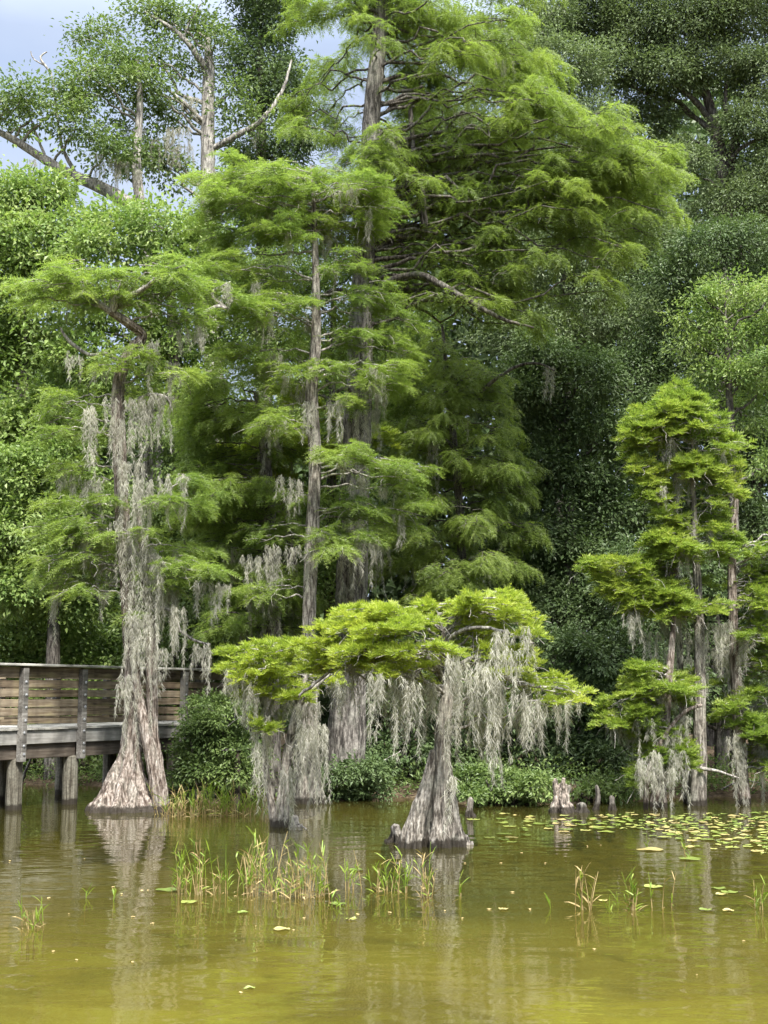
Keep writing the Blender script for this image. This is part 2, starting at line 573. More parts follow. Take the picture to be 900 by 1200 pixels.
def moss_mesh(pos, spread, n, length, thick=1.0, seed=None, col_jit=True):
    """hanging clump: n strands over a horizontal vector spread"""
    mb = MB()
    st = pos + np.outer(rng.uniform(-0.5, 0.5, n), spread) + rng.normal(0, 0.03, (n, 3))
    Ls = length * (0.18 + 1.05 * rng.random(n) ** 1.6)
    V = []
    for i in range(n):
        L = Ls[i]
        k = max(10, int(L * 190 * thick))
        t = rng.beta(1.0, 1.25, k)
        wob = (0.028 * np.sin(t * L * rng.uniform(5, 12) + rng.uniform(0, 6)) + 0.012 * np.sin(t * L * rng.uniform(18, 30) + rng.uniform(0, 6)))[:, None] * unit(rng.normal(0, 1, 3) * np.array([1, 1, 0]) + 1e-6)
        lean = rng.normal(0, 0.05, 3) * np.array([1, 1, 0])
        p = st[i] + wob + lean * (t * L)[:, None] - UP * (t * L)[:, None]
        env = (0.006 + 0.013 * (1 - t) * np.sin(np.clip(t * 5, 0, 1.57))) * thick * rng.uniform(.5, 1.7)
        p = p + rng.normal(0, 1, (k, 3)) * np.array([1, 1, 0.3]) * env[:, None]
        d = unit(np.stack([rng.normal(0, 0.45, k), rng.normal(0, 0.45, k), -np.ones(k)], 1))
        w = unit(np.cross(d, rng.normal(0, 1, (k, 3))))
        l = rng.uniform(0.05, 0.14, k)[:, None]
        wd = rng.uniform(0.002, 0.005, k)[:, None]
        V.append(np.stack([p - w * wd, p + w * wd, p + d * l], 1))
    mb.tris(np.concatenate(V).reshape(-1, 3))
    return mb


def cypress(name, label, Y, trunks, pads, leaf, temps, moss=(), group=None, bark='bark', limb_bark='bark_pale', droop=0.35, dens=13.0,
            spacing=0.05, size=1.0, tilt=0.0, flute=0.22, seg=40, flare_h=0.9, rise=0.12, katt=0.06, nfl=7, limbs=(), depth=0.9, step=0.05, spread_y=0.5, fill=0.6, automoss=0.25, padscale=1.0, rough=.10, tscale=1.0, mdy=0.0, clear=None):
    base = P(trunks[0][0][0], trunks[0][0][1], Y)
    base[2] = max(base[2], 0.0)
    root = empty(name, base, label, 'tree', group)
    polys = []
    for i, tr in enumerate(trunks):
        mb = MB()
        tr = [(q[0], q[1], q[2] * tscale) + tuple(q[3:]) for q in tr]
        p, r = trunk_mesh(mb, tr, Y, seg=seg if i == 0 else max(14, seg // 2), flute=flute, seed=i * 7 + int(Y * 3), flare_h=flare_h, nfl=nfl, step=step, rough=rough)
        mb.build('trunk', M[bark], root, base, True)
        polys.append((p, r))
    for lm in limbs:                                  # hand placed bare limbs: list of px,py,r px,dy
        mb = MB()
        pts = np.array([P(q[0], q[1], Y + (q[3] if len(q) > 3 else 0)) for q in lm])
        rr = np.array([q[2] / SC(Y) for q in lm])
        p, r = resample(pts, rr, 0.08)
        tube(mb, p + rng.normal(0, 0.006, p.shape), r, 8, 0, True, lambda R, th, pp: R * (1 + 0.12 * vnoise(np.stack([np.cos(th)[None] * 3 + 0 * pp[:, :1], np.sin(th)[None] * 3 + 0 * pp[:, :1], pp[:, 2:3] * 4 + pp[:, :1] * 3 + 0 * th[None]], -1))))
        mb.build('limb', M[limb_bark], root, base, True)
    pads = list(pads)
    n0 = len(pads)
    for _ in range(int(n0 * fill)):                   # further tiers between neighbouring ones
        a_ = pads[rng.integers(n0)]
        near = sorted(pads[:n0], key=lambda q: (q[0] - a_[0]) ** 2 + 3 * (q[1] - a_[1]) ** 2)[1:5]
        b_ = near[rng.integers(len(near))]
        t_ = rng.uniform(.25, .75)
        pads.append((a_[0] + (b_[0] - a_[0]) * t_ + rng.normal(0, 6), a_[1] + (b_[1] - a_[1]) * t_ + rng.normal(0, 5), .75 * (a_[2] + b_[2]) / 2, .9 * (a_[3] + b_[3]) / 2))
    fol = Fol()
    for pd in pads:
        px, py, rx, rz = pd[:4]
        sc = SC(Y)
        rx = rx * padscale
        a0 = rx / sc
        h = rz / sc
        dy = pd[4] if len(pd) > 4 else rng.uniform(-1, 1) * spread_y * min(1.3, 0.6 + a0)
        if clear and clear[0] < px < clear[1] and clear[2] < py < clear[3]:
            dy = abs(dy) + .7                         # boughs on the far side of the stem here
            if abs(px - 438) < 34:
                continue
        c = P(px, py, Y + dy)
        best = None
        for (p, r) in polys:
            i = pick_attach(p, c, katt)
            dd = np.linalg.norm(p[i] - c)
            if best is None or dd < best[0]:
                best = (dd, p[i], r[i])
        _, at, ar = best
        hv = (c - at) * np.array([1, 1, 0])
        dist = np.linalg.norm(hv)
        lm = MB()
        b0 = a0 * depth
        n = int(max(6, math.pi * a0 * b0 * dens))
        if dist < a0 * 0.55:
            d = unit(hv + rng.normal(0, 0.05, 3) * np.array([1, 1, 0]))
            limb(lm, at, c, max(0.012, min(ar * 0.5, 0.02 + 0.012 * a0)), 0.008, rise, n=6)
            fronds(fol, lm, c, d, a0, b0, h, n, droop, spacing, size, tilt, radial=True)
        else:
            d = unit(hv)
            # width seen from the front is rx: along d and across it
            fx = abs(d[0])
            al = a0 * (fx + (1 - fx) * depth)
            bl = a0 * ((1 - fx) + fx * depth)
            tip = c + d * al * 0.85 - UP * h * 0.4
            lpath = limb(lm, at, c + UP * h * 0.2, max(0.014, min(ar * 0.55, 0.013 + 0.008 * (dist + al))), 0.010, rise * rng.uniform(-.6, 2.2), n=14, wig=.09)
            limb(lm, c + UP * h * 0.2, tip, 0.014, 0.005, 0.05, n=7, seg=5)
            fronds(fol, lm, c, d, al, bl, h, n, droop, spacing, size, tilt)
            kk = int(dist / 0.045)
            if kk > 3:                                # leafy twigs along the limb itself
                tt = rng.uniform(.25, 1, kk)
                xs_ = np.linspace(0, 1, len(lpath))
                pp = np.stack([np.interp(tt, xs_, lpath[:, j]) for j in range(3)], 1)
                xd = np.stack([rng.normal(0, 1, kk), rng.normal(0, 1, kk), rng.normal(-.15, .35, kk)], 1)
                fol.add(pp + unit(xd) * rng.uniform(0, .12, (kk, 1)), xd, UP + rng.normal(0, .3, (kk, 3)), size * rng.uniform(.5, 1.0, kk))
        for _ in range(rng.integers(1, 4)):           # dead twigs under the tier
            az = rng.uniform(0, 6.28)
            q0 = c + np.array([math.cos(az) * a0, math.sin(az) * b0, 0]) * rng.uniform(.1, .7) - UP * h * .3
            q1 = q0 + np.array([math.cos(az), math.sin(az), 0]) * rng.uniform(.15, .5) - UP * rng.uniform(.05, .4)
            limb(lm, q0, q1, .007, .003, .25, wig=.14, n=7, seg=4)
        if rng.random() < automoss:
            e_ = unit(rng.normal(0, 1, 3) * np.array([1, .6, 0]))
            wm = a0 * rng.uniform(.3, 1.0)
            moss_mesh(c - UP * h * .2 + e_ * rng.uniform(-.3, .3) * a0, e_ * wm, int(wm * 15) + 3, rng.uniform(.25, .8)).build('moss_clump', M['moss'], root, base)
        lm.build('limb', M[limb_bark], root, base, True)
    mb = MB()
    fol.emit(mb, temps)
    mb.build('crown', M[leaf], root, base)
    for ms in moss:
        px, py, w, l = ms[:4]
        dy = ms[4] if len(ms) > 4 else rng.uniform(-0.35, 0.35)
        dy += mdy
        dens_m = ms[5] if len(ms) > 5 else 1.0
        sc = SC(Y)
        wm = w / sc
        c = P(px, py, Y + dy)
        n = max(3, int(wm * 21 * dens_m) + 3)
        a = rng.uniform(-0.5, 0.5)
        m = moss_mesh(c, np.array([wm * math.cos(a), wm * math.sin(a), rng.uniform(-0.12, 0.12) * wm]), n, l / sc, 1.0)
        m.build('moss_clump', M['moss'], root, base)
    return root


def broadleaf(name, label, Y, trunks, clumps, leaf, leafL=0.09, leafW=0.045, dens=9.0, per=55, cl_r=0.2, group=None, bark='bark_dark', cat='tree', limbs=(),
              moss=(), base=None, seg=16, back=0.5, limb_bark=None, limbcount=1, spec_up=0.6, maxlimb=14):
    """clumps: px,py,rx px,rz px[,dy] ellipsoids filled with twig ends of leaves"""
    if base is None:
        base = P(trunks[0][0][0], trunks[0][0][1], Y)
        base[2] = ground_z(base[0], base[1])
    root = empty(name, base, label, cat, group)
    polys = []
    for i, tr in enumerate(trunks):
        mb = MB()
        p, r = trunk_mesh(mb, tr, Y, seg=seg, flute=0.10, seed=i * 5 + int(Y * 7), flare_h=0.5, step=0.12, nfl=5)
        mb.build('trunk' if cat == 'tree' else 'stem', M[bark], root, base, True)
        polys.append((p, r))
    lb = limb_bark or bark
    for lm in limbs:
        mb = MB()
        pts = np.array([P(q[0], q[1], Y + (q[3] if len(q) > 3 else 0)) for q in lm])
        rr = np.array([q[2] / SC(Y) for q in lm])
        p, r = resample(pts, rr, 0.12)
        tube(mb, p + rng.normal(0, 0.008, p.shape), r, 8)
        mb.build('limb', M[lb], root, base, True)
    crown = MB()
    nl = 0
    for cdat in clumps:
        px, py, rx, rz = cdat[:4]
        dy = cdat[4] if len(cdat) > 4 else rng.uniform(-0.6, 0.6)
        c = P(px, py, Y + dy)
        sc = SC(Y + dy)
        a, h = rx / sc, rz / sc
        b = min(a, 1.6) * 0.9
        twg = MB()
        if polys:
            best = None
            for (p, r) in polys:
                i = pick_attach(p, c, 0.7)
                dd = np.linalg.norm(p[i] - c)
                if best is None or dd < best[0]:
                    best = (dd, p[i], r[i])
            _, at, ar = best
            limb(twg, at, c, max(0.02, min(ar * 0.6, 0.03 + 0.01 * np.linalg.norm(at - c))), 0.02, 0.05, n=12, wig=0.09)
        area = 2 * math.pi * (a * h + a * b + b * h) / 1.5
        ns = int(max(6, area * dens * 1.25))
        dirs = unit(rng.normal(0, 1, (ns, 3)))
        lump = 1 + 0.38 * vnoise(dirs * 1.7 + c) + 0.25 * vnoise(dirs * 4.1 + c * 2)
        lump = lump * np.where(rng.random(ns) < .14, rng.uniform(1.05, 1.5, ns), 1)
        rf = rng.uniform(0.45, 1.05, ns) ** 0.6 * lump
        q = c + dirs * np.array([a, b, h]) * rf[:, None]
        keep = (dirs[:, 1] < 0.35) | (rng.random(ns) > back)
        keep &= (dirs[:, 2] > -0.55) | (rng.random(ns) > 0.5)
        q, dirs = q[keep], dirs[keep]
        ns = len(q)
        for j in range(0, ns, 3):
            s0 = c + (q[j] - c) * rng.uniform(0.1, 0.45)
            limb(twg, s0, q[j], 0.012, 0.004, 0.08, n=5, seg=3, wig=0.12)
        twg.build('limb', M[lb], root, base, True)
        cnt = rng.poisson(per * 1.35, ns)
        idx = np.repeat(np.arange(ns), cnt)
        k = len(idx)
        off = rng.normal(0, 1, (k, 3)) * np.array([1, 1, 0.62]) * cl_r * 0.92 * rng.uniform(0.6, 1.35, ns)[idx][:, None]
        pos = q[idx] + off
        X = unit(off) + dirs[idx] * 0.5 + rng.normal(0, 0.5, (k, 3)) - UP * 0.25
        Z = UP * spec_up + dirs[idx] * 0.45 + rng.normal(0, 0.42, (k, 3))
        inst_leaf(crown, leafL * 1.25, leafW * 1.3, pos, X, Z, rng.uniform(0.6, 1.25, k))
        nl += k
    crown.build('crown' if cat == 'tree' else 'foliage', M[leaf], root, base)
    for ms in moss:
        px, py, w, l = ms[:4]
        sc = SC(Y)
        wm = w / sc
        c = P(px, py, Y + (ms[4] if len(ms) > 4 else -0.3))
        n = max(3, int(wm * 22) + 2)
        m = moss_mesh(c, np.array([wm, 0, 0]), n, l / sc, 1.15)
        m.build('moss_clump', M['moss'], root, base)
    return root


# ------------------------------------------------------------------ terrain
def shore_y(x):
    x = np.asarray(x, float)
    y = 24.4 + 0 * x
    y = y + 3.6 / (1 + np.exp((x + 4.6) * 2.2))               # inlet under the boardwalk
    y = y - 1.7 * np.exp(-((x - 2.1) / 1.1) ** 2)             # shrubby point
    y = y - 1.2 * np.exp(-((x + 3.2) / 0.9) ** 2)             # grassy edge
    return y + 0.35 * np.sin(x * 1.3) + 0.25 * np.sin(x * 2.9 + 1)


def ground_z(x, y):
    x = np.asarray(x, float)
    y = np.asarray(y, float)
    d = y - shore_y(x)
    land = 0.30 * (1 - np.exp(-np.maximum(d, 0) / 1.2)) + 0.025 * np.maximum(d, 0)
    bed = -0.45 * (1 - np.exp(np.minimum(d, 0) / 2.5)) - 0.62 * np.exp(-((y - 19.5) / 4.2) ** 2) * (1 - np.exp(np.minimum(d, 0) / 1.5))
    near = np.clip((5.0 - y) / 5.0, 0, 1)
    z = np.where(d > 0, land, bed)
    z = np.where(y < 5, z + near * 0.55 + np.clip(-y, 0, 8) * 0.06, z)
    nz = vnoise(np.stack([x * 0.6, y * 0.6, 0 * x], -1)) * 0.06 + vnoise(np.stack([x * 2.1, y * 2.1, 0 * x + 5], -1)) * 0.02
    return z + nz * np.where(d > 0, 1.2, 0.8)


def grid_sheet(mb, xs, ys, zf):
    X, Yg = np.meshgrid(xs, ys)
    Z = zf(X, Yg)
    v = np.stack([X, Yg, Z], -1).reshape(-1, 3)
    nx, ny = len(xs), len(ys)
    i = np.arange(ny - 1)[:, None] * nx
    j = np.arange(nx - 1)[None]
    mb.add(v, np.stack([i + j, i + j + 1, i + nx + j + 1, i + nx + j], -1).reshape(-1, 4))


mat_g, nt, out = new_mat('lake_bed_and_bank')
L = nt.links
geo = N(nt, 'ShaderNodeNewGeometry')
n1 = N(nt, 'ShaderNodeTexNoise', Scale=0.55, Detail=4.0, Roughness=0.6, Distortion=0.6)
n2 = N(nt, 'ShaderNodeTexNoise', Scale=14.0, Detail=5.0)
n3 = N(nt, 'ShaderNodeTexNoise', Scale=1.9, Detail=5.0, Roughness=0.7)
for n in (n1, n2, n3):
    L.new(geo.outputs['Position'], n.inputs['Vector'])
bed = ramp(nt, n1.outputs['Fac'], [(0.34, (0.11, 0.095, 0.03)), (0.5, (0.205, 0.18, 0.052)), (0.64, (0.28, 0.265, 0.068))])
bed = mixc(nt, ramp(nt, n3.outputs['Fac'], [(0.52, (0, 0, 0)), (0.7, (0.4,) * 3)]), bed, (0.19, 0.20, 0.04))
lit = ramp(nt, n2.outputs['Fac'], [(0.35, (0.035, 0.026, 0.018)), (0.55, (0.085, 0.062, 0.04)), (0.7, (0.15, 0.115, 0.075))])
sx = N(nt, 'ShaderNodeSeparateXYZ')
L.new(geo.outputs['Position'], sx.inputs[0])
sh = N(nt, 'ShaderNodeMath', operation='ADD')
L.new(sx.outputs['Z'], sh.inputs[0])
sh.inputs[1].default_value = 1.0
sy = N(nt, 'ShaderNodeMath', operation='MULTIPLY_ADD')
L.new(n1.outputs['Fac'], sy.inputs[0])
sy.inputs[1].default_value = 5.0
L.new(sx.outputs['Y'], sy.inputs[2])
sv = N(nt, 'ShaderNodeMapRange')
L.new(sy.outputs[0], sv.inputs[0])
sv.inputs[1].default_value = 11.5
sv.inputs[2].default_value = 19.5
deep_dim = sv.outputs[0]
bed = mixc(nt, deep_dim, bed, (0.092, 0.084, 0.022))  # bed colour darkened farther out: light lost in deeper water, painted in
hf = ramp(nt, sh.outputs[0], [(0.84, (0, 0, 0)), (0.97, (1, 1, 1))])
col = mixc(nt, hf, bed, lit)
pr = N(nt, 'ShaderNodeBsdfPrincipled', Roughness=0.95)
pr.inputs['Specular IOR Level'].default_value = 0.1
L.new(col, pr.inputs['Base Color'])
bp = N(nt, 'ShaderNodeBump', Strength=0.6, Distance=0.03)
L.new(n2.outputs['Fac'], bp.inputs['Height'])
L.new(bp.outputs[0], pr.inputs['Normal'])
L.new(pr.outputs[0], out.inputs['Surface'])

mb = MB()
xs = np.concatenate([[-400, -200, -100, -60, -40, -25], np.arange(-16, 16.01, 0.25), [25, 40, 60, 100, 200, 400]])
ys = np.concatenate([[-200, -80, -40, -20, -10, -5], np.arange(-2, 34.01, 0.25), np.arange(36, 60, 3), [70, 100, 160, 260, 400]])
grid_sheet(mb, xs, ys, ground_z)
tag(mb.build('ground', mat_g, None, None, True), kind='structure')

# water
mat_w, nt, out = new_mat('lake_water')
L = nt.links
geo = N(nt, 'ShaderNodeNewGeometry')
mp = N(nt, 'ShaderNodeMapping')
mp.inputs['Scale'].default_value = (0.55, 1.0, 1.0)
L.new(geo.outputs['Position'], mp.inputs['Vector'])
w1 = N(nt, 'ShaderNodeTexNoise', Scale=2.6, Detail=2.0, Roughness=0.5, Distortion=0.3)
w2 = N(nt, 'ShaderNodeTexNoise', Scale=9.0, Detail=2.0, Roughness=0.5)
L.new(mp.outputs[0], w1.inputs['Vector'])
L.new(mp.outputs[0], w2.inputs['Vector'])
b1 = N(nt, 'ShaderNodeBump', Strength=1.0, Distance=0.010)
L.new(w1.outputs['Fac'], b1.inputs['Height'])
b2 = N(nt, 'ShaderNodeBump', Strength=1.0, Distance=0.0009)
L.new(w2.outputs['Fac'], b2.inputs['Height'])
L.new(b1.outputs[0], b2.inputs['Normal'])
fr = N(nt, 'ShaderNodeFresnel', IOR=1.333)
L.new(b2.outputs[0], fr.inputs['Normal'])
gl = N(nt, 'ShaderNodeBsdfGlossy', Roughness=0.02)
gl.inputs['Color'].default_value = (1, 1, 1, 1)
L.new(b2.outputs[0], gl.inputs['Normal'])
tr = N(nt, 'ShaderNodeBsdfTransparent')
tr.inputs['Color'].default_value = (0.80, 0.78, 0.52, 1)
df = N(nt, 'ShaderNodeBsdfDiffuse')
df.inputs['Color'].default_value = (0.075, 0.070, 0.017, 1)
mA = N(nt, 'ShaderNodeMixShader')
mA.inputs[0].default_value = 0.3
L.new(tr.outputs[0], mA.inputs[1])
L.new(df.outputs[0], mA.inputs[2])
mB = N(nt, 'ShaderNodeMixShader')
L.new(fr.outputs[0], mB.inputs[0])
L.new(mA.outputs[0], mB.inputs[1])
L.new(gl.outputs[0], mB.inputs[2])
L.new(mB.outputs[0], out.inputs['Surface'])
mb = MB()
grid_sheet(mb, np.linspace(-200, 200, 9), np.linspace(-60, 33, 5), lambda x, y: 0 * x)
tag(mb.build('water', mat_w), kind='structure')

# ------------------------------------------------------------------ foreground cypresses
cypress('bald_cypress', 'moss-hung bald cypress with broad reddish flared base in front of the boardwalk', 21.9,
        [[(147, 951, 50), (148, 938, 41), (149, 915, 28), (152, 890, 17), (154, 860, 12.5), (155, 820, 10.5), (155, 780, 10), (152, 740, 9.5), (148, 680, 9.5), (143, 600, 10), (140, 520, 9.5), (138, 465, 9), (143, 432, 8.5), (154, 410, 8), (167, 393, 7), (150, 378, 6.5, -.2), (128, 364, 5, -.3)],
         [(191, 944, 8, .1), (186, 900, 7.5, .1), (180, 860, 7.5, .1), (178, 800, 8, .1), (176, 740, 7.5, .1), (172, 690, 7, .1), (166, 640, 5, .1), (160, 590, 3, .1)],
         [(187, 946, 10, -.25), (181, 905, 9, -.25), (172, 860, 7.5, -.25), (163, 820, 6, -.2), (159, 790, 5, -.15)]],
        [(85, 335, 62, 14), (170, 322, 70, 14), (55, 350, 36, 10), (240, 335, 48, 12), (215, 372, 38, 10), (140, 345, 58, 12), (110, 318, 45, 12),
         (100, 466, 42, 14), (72, 492, 28, 12), (92, 548, 45, 9), (215, 562, 26, 8),
         (95, 604, 42, 12), (62, 622, 26, 10), (118, 642, 46, 12), (205, 642, 48, 9), (158, 630, 42, 9), (78, 668, 40, 10), (240, 674, 34, 9), (172, 712, 42, 9), (92, 690, 28, 8), (205, 440, 30, 8), (265, 352, 30, 8)],
        'leaf_soft', FEATHER,
        moss=[(108, 478, 26, 85), (150, 468, 60, 70), (182, 462, 44, 62), (142, 490, 26, 110, -.25), (152, 540, 30, 100, -.2), (205, 556, 34, 68), (172, 562, 44, 90), (82, 556, 34, 34), (112, 562, 30, 50), (106, 612, 44, 58),
              (160, 640, 40, 130, -.2), (180, 650, 30, 120), (152, 720, 22, 120, -.25), (168, 720, 20, 110, -.3), (150, 790, 18, 100, -.3), (196, 690, 30, 90), (212, 712, 26, 86), (238, 756, 24, 52), (262, 684, 22, 30), (66, 700, 8, 52), (240, 682, 34, 40), (130, 655, 36, 40),
              (200, 425, 20, 50), (178, 400, 24, 60), (225, 385, 40, 26), (90, 415, 14, 26), (118, 430, 22, 24), (265, 332, 10, 40), (142, 610, 24, 90, -.2), (120, 690, 20, 30), (190, 760, 18, 60)],
        bark='bark_red', rough=.15, tscale=.78, mdy=-.15, droop=.36, dens=11, fill=1.5, padscale=.76, size=1.0, seg=80, flute=.20, flare_h=.8, nfl=11, step=.035,
        limbs=[[(130, 366, 5, -.3), (112, 352, 3.5, -.35), (98, 338, 2.5, -.4), (96, 328, 1.5, -.4), (103, 330, 1.2, -.45)], [(131, 366, 6, -.3), (138, 350, 4.5, -.35), (150, 347, 3.5, -.4), (168, 338, 3, -.5), (178, 330, 2.5, -.6), (196, 320, 2, -.7), (216, 312, 1.2, -.8)],
               [(205, 378, 2, .1), (225, 372, 2.6, .1), (255, 360, 3, .15), (266, 362, 2.4, .2), (248, 345, 2, .2), (270, 330, 1.2, .2)], [(140, 424, 3, 0), (124, 414, 2.5, -.1), (105, 416, 2, -.1), (84, 402, 2.4, -.1), (70, 384, 1.2, -.1)],
               [(150, 476, 2.5, -.1), (175, 462, 2, -.15), (195, 466, 1.6, -.2), (200, 478, 1.2, -.2)], [(160, 648, 2.4, -.1), (190, 660, 2, -.2), (225, 668, 1.6, -.3), (250, 672, 1.2, -.3)], [(176, 710, 2.5, 0), (200, 716, 2, -.1), (212, 740, 1.4, -.1)], [(205, 735, 1.6, .1), (228, 750, 1.6, .1), (246, 756, 1.2, .1)]])

cypress('bald_cypress', 'slender bald cypress with level feathery tiers just left of the thickest trunk', 23.4,
        [[(361, 942, 19), (361, 915, 15.5), (362, 880, 12.5), (363, 840, 10.5), (362, 740, 9), (365, 640, 9), (369, 540, 8.5), (365, 460, 8.5), (370, 400, 7), (370, 330, 5.5), (369, 280, 4), (367, 230, 2.6), (364, 195, 1)]],
        [(372, 196, 40, 14), (300, 205, 52, 14), (248, 208, 28, 13), (355, 212, 52, 16), (412, 218, 42, 12), (300, 238, 60, 14), (378, 250, 55, 14), (436, 240, 34, 10), (268, 276, 46, 12), (338, 276, 50, 12), (422, 268, 36, 10),
         (288, 318, 52, 12), (392, 312, 50, 11), (428, 342, 40, 10), (346, 360, 60, 12), (450, 372, 42, 9), (300, 372, 40, 10), (318, 412, 58, 12), (410, 396, 46, 10), (452, 412, 36, 9), (346, 450, 48, 10), (432, 455, 46, 9),
         (398, 536, 58, 9), (470, 548, 36, 8), (352, 582, 46, 10), (440, 612, 48, 10), (320, 618, 40, 10), (384, 644, 40, 10), (470, 600, 34, 8), (330, 500, 44, 10), (310, 700, 40, 10)],
        'leaf_soft', FEATHER,
        moss=[(362, 470, 16, 70, -.3), (340, 560, 30, 40), (355, 640, 28, 60, -.3), (430, 630, 30, 50), (300, 650, 40, 60), (390, 470, 24, 50), (420, 560, 20, 40), (325, 640, 30, 70), (362, 860, 26, 70, -.35, 1.6), (348, 870, 20, 60, -.3, 1.4), (372, 850, 20, 80, -.3, 1.4), (300, 330, 14, 40), (385, 270, 14, 40)],
        droop=.32, dens=10.5, fill=2.0, padscale=.76, tscale=.85, mdy=-.1, size=1.0, seg=48, nfl=8, flare_h=.7)

cypress('bald_cypress', 'tallest bald cypress with thick furrowed trunk rising out of the picture', 25.0,
        [[(404, 938, 30), (405, 900, 24), (408, 820, 21), (411, 740, 19.5), (413, 650, 19), (418, 520, 17.5), (422, 420, 16), (426, 320, 14), (430, 230, 12.5), (436, 130, 11), (444, 50, 10), (449, -20, 8), (452, -90, 6), (453, -160, 3)]],
        [(520, 30, 80, 16), (450, -10, 90, 18), (380, 20, 60, 14), (560, 62, 70, 16), (400, 70, 52, 14), (350, 110, 34, 14), (360, 150, 40, 12), (490, 100, 70, 16), (585, 110, 70, 16), (640, 130, 70, 16), (700, 150, 60, 16), (740, 180, 54, 18), (775, 205, 38, 16), (660, 190, 70, 16), (560, 160, 80, 16), (480, 175, 52, 14),
         (610, 225, 70, 16), (700, 235, 60, 18), (755, 245, 44, 16), (520, 225, 60, 16), (560, 270, 50, 14), (650, 280, 50, 14), (500, 290, 44, 12), (720, 290, 30, 16), (708, 345, 20, 22), (600, 318, 34, 12), (612, 382, 36, 10), (575, 362, 30, 9), (470, 60, 70, 14), (620, 70, 60, 14), (420, 190, 30, 12), (540, 325, 40, 10), (460, 130, 40, 12), (650, 240, 60, 14),
         (430, 170, 40, 10, -.9), (450, 195, 34, 10, -.9), (380, -60, 80, 18), (520, -70, 90, 18), (600, -20, 70, 16), (450, -130, 80, 18)],
        'leaf_olive', HANG,
        moss=[(440, 455, 30, 40), (415, 640, 36, 60, -.45), (445, 640, 22, 50, -.3), (430, 480, 30, 80, -.45), (540, 130, 20, 40), (690, 260, 18, 50)],
        bark='bark_plate', limb_bark='bark_dark', droop=.45, dens=9.5, size=.95, padscale=.66, tscale=.92, automoss=.05, tilt=-.12, seg=64, flute=.08, nfl=9, depth=.9, spacing=.048, rise=.10, katt=.02, spread_y=1.5, fill=3.0, clear=(380, 495, 48, 155),
        limbs=[[(432, 350, 5), (455, 330, 4.5, -.2), (490, 322, 4, -.5), (520, 335, 3.6, -.7), (545, 350, 3, -.9), (585, 372, 2.4, -1), (625, 384, 1.2, -1)], [(416, 345, 4), (395, 300 + 40, 3.5, -.3), (380, 345, 2, -.5)], [(428, 470, 3), (400, 455, 2.4, -.3), (380, 480, 1.5, -.4)], [(480, 120, 3), (490, 230, 3, -.3), (500, 270, 2.4, -.4), (488, 200, 1.5, -.4)], [(500, 265, 2.2, -.6), (492, 210, 2.6, -.6), (470, 180, 3, -.4), (440, 150, 3.2)]])

cypress('bald_cypress', 'drooping olive-green cypress filling the space right of the thickest trunk', 27.0,
        [[(548, 935, 12), (546, 860, 8), (543, 740, 6), (540, 620, 5), (532, 520, 4), (524, 440, 3), (518, 380, 1.5)]],
        [(512, 400, 40, 14), (480, 430, 40, 12), (540, 430, 40, 14), (500, 465, 52, 14), (560, 470, 40, 14), (590, 500, 30, 14), (520, 505, 56, 14), (480, 520, 40, 12), (580, 540, 46, 14), (540, 550, 60, 14), (600, 575, 34, 14), (500, 575, 48, 14), (560, 600, 56, 14), (470, 610, 40, 12), (520, 635, 56, 14), (600, 630, 36, 14), (570, 660, 52, 14), (480, 660, 46, 12), (520, 690, 50, 14), (560, 440, 36, 12), (606, 545, 26, 12), (545, 610, 34, 12, -.8), (535, 540, 34, 12, -.8), (528, 470, 30, 12, -.7), (548, 670, 34, 12, -.8)],
        'leaf_olive', HANG, moss=[(500, 640, 20, 40), (643, 430, 10, 40, -.8), (560, 650, 20, 30)], limbs=[[(530, 500, 3), (560, 462, 2.4, -.3), (600, 432, 2, -.6), (628, 426, 1.6, -.8), (650, 434, 1, -.8)]], bark='bark_dark', limb_bark='bark_dark', droop=.45, dens=10.5, fill=2.4, size=.95, padscale=.74, automoss=.1, tilt=-.15, spread_y=.9, rise=.1, katt=.1)

cypress('bald_cypress', 'dark-stemmed cypress with sagging green tiers behind the moss-hung boardwalk cypress', 24.6,
        [[(318, 938, 12), (319, 880, 9.5), (319, 780, 8), (319, 690, 7.5), (316, 600, 7), (311, 540, 6), (305, 490, 4.5), (299, 460, 2)]],
        [(270, 452, 56, 12), (232, 474, 38, 12), (300, 478, 52, 10), (250, 500, 46, 12), (280, 535, 52, 12), (330, 522, 36, 9), (238, 545, 30, 10), (288, 575, 60, 13), (248, 596, 42, 12), (330, 600, 40, 10), (272, 622, 48, 12), (300, 650, 52, 12), (250, 655, 36, 10), (330, 690, 48, 12), (285, 700, 50, 11), (270, 735, 40, 10), (335, 735, 36, 10), (310, 765, 44, 10)],
        'leaf_soft', HANG, moss=[(290, 655, 40, 50), (310, 690, 40, 60), (340, 700, 30, 70), (270, 640, 20, 40), (300, 740, 40, 60), (330, 770, 30, 60)], bark='bark_dark', limb_bark='bark_dark', droop=.4, dens=11, fill=2.0, padscale=.78, size=1.0, tilt=-.05)

cypress('bald_cypress', 'small yellow-leaved cypress glowing behind the slender trunk', 26.0,
        [[(352, 935, 8), (350, 800, 6), (345, 680, 5), (335, 600, 4), (320, 540, 2)]],
        [(300, 545, 50, 10), (260, 565, 40, 10), (250, 590, 26, 9), (340, 530, 40, 9), (400, 520, 30, 8), (345, 470, 36, 8), (330, 505, 34, 8), (430, 515, 24, 8)],
        'leaf_bright', TUFT, bark='bark_dark', droop=.3, dens=20, size=1.3, tilt=.15)

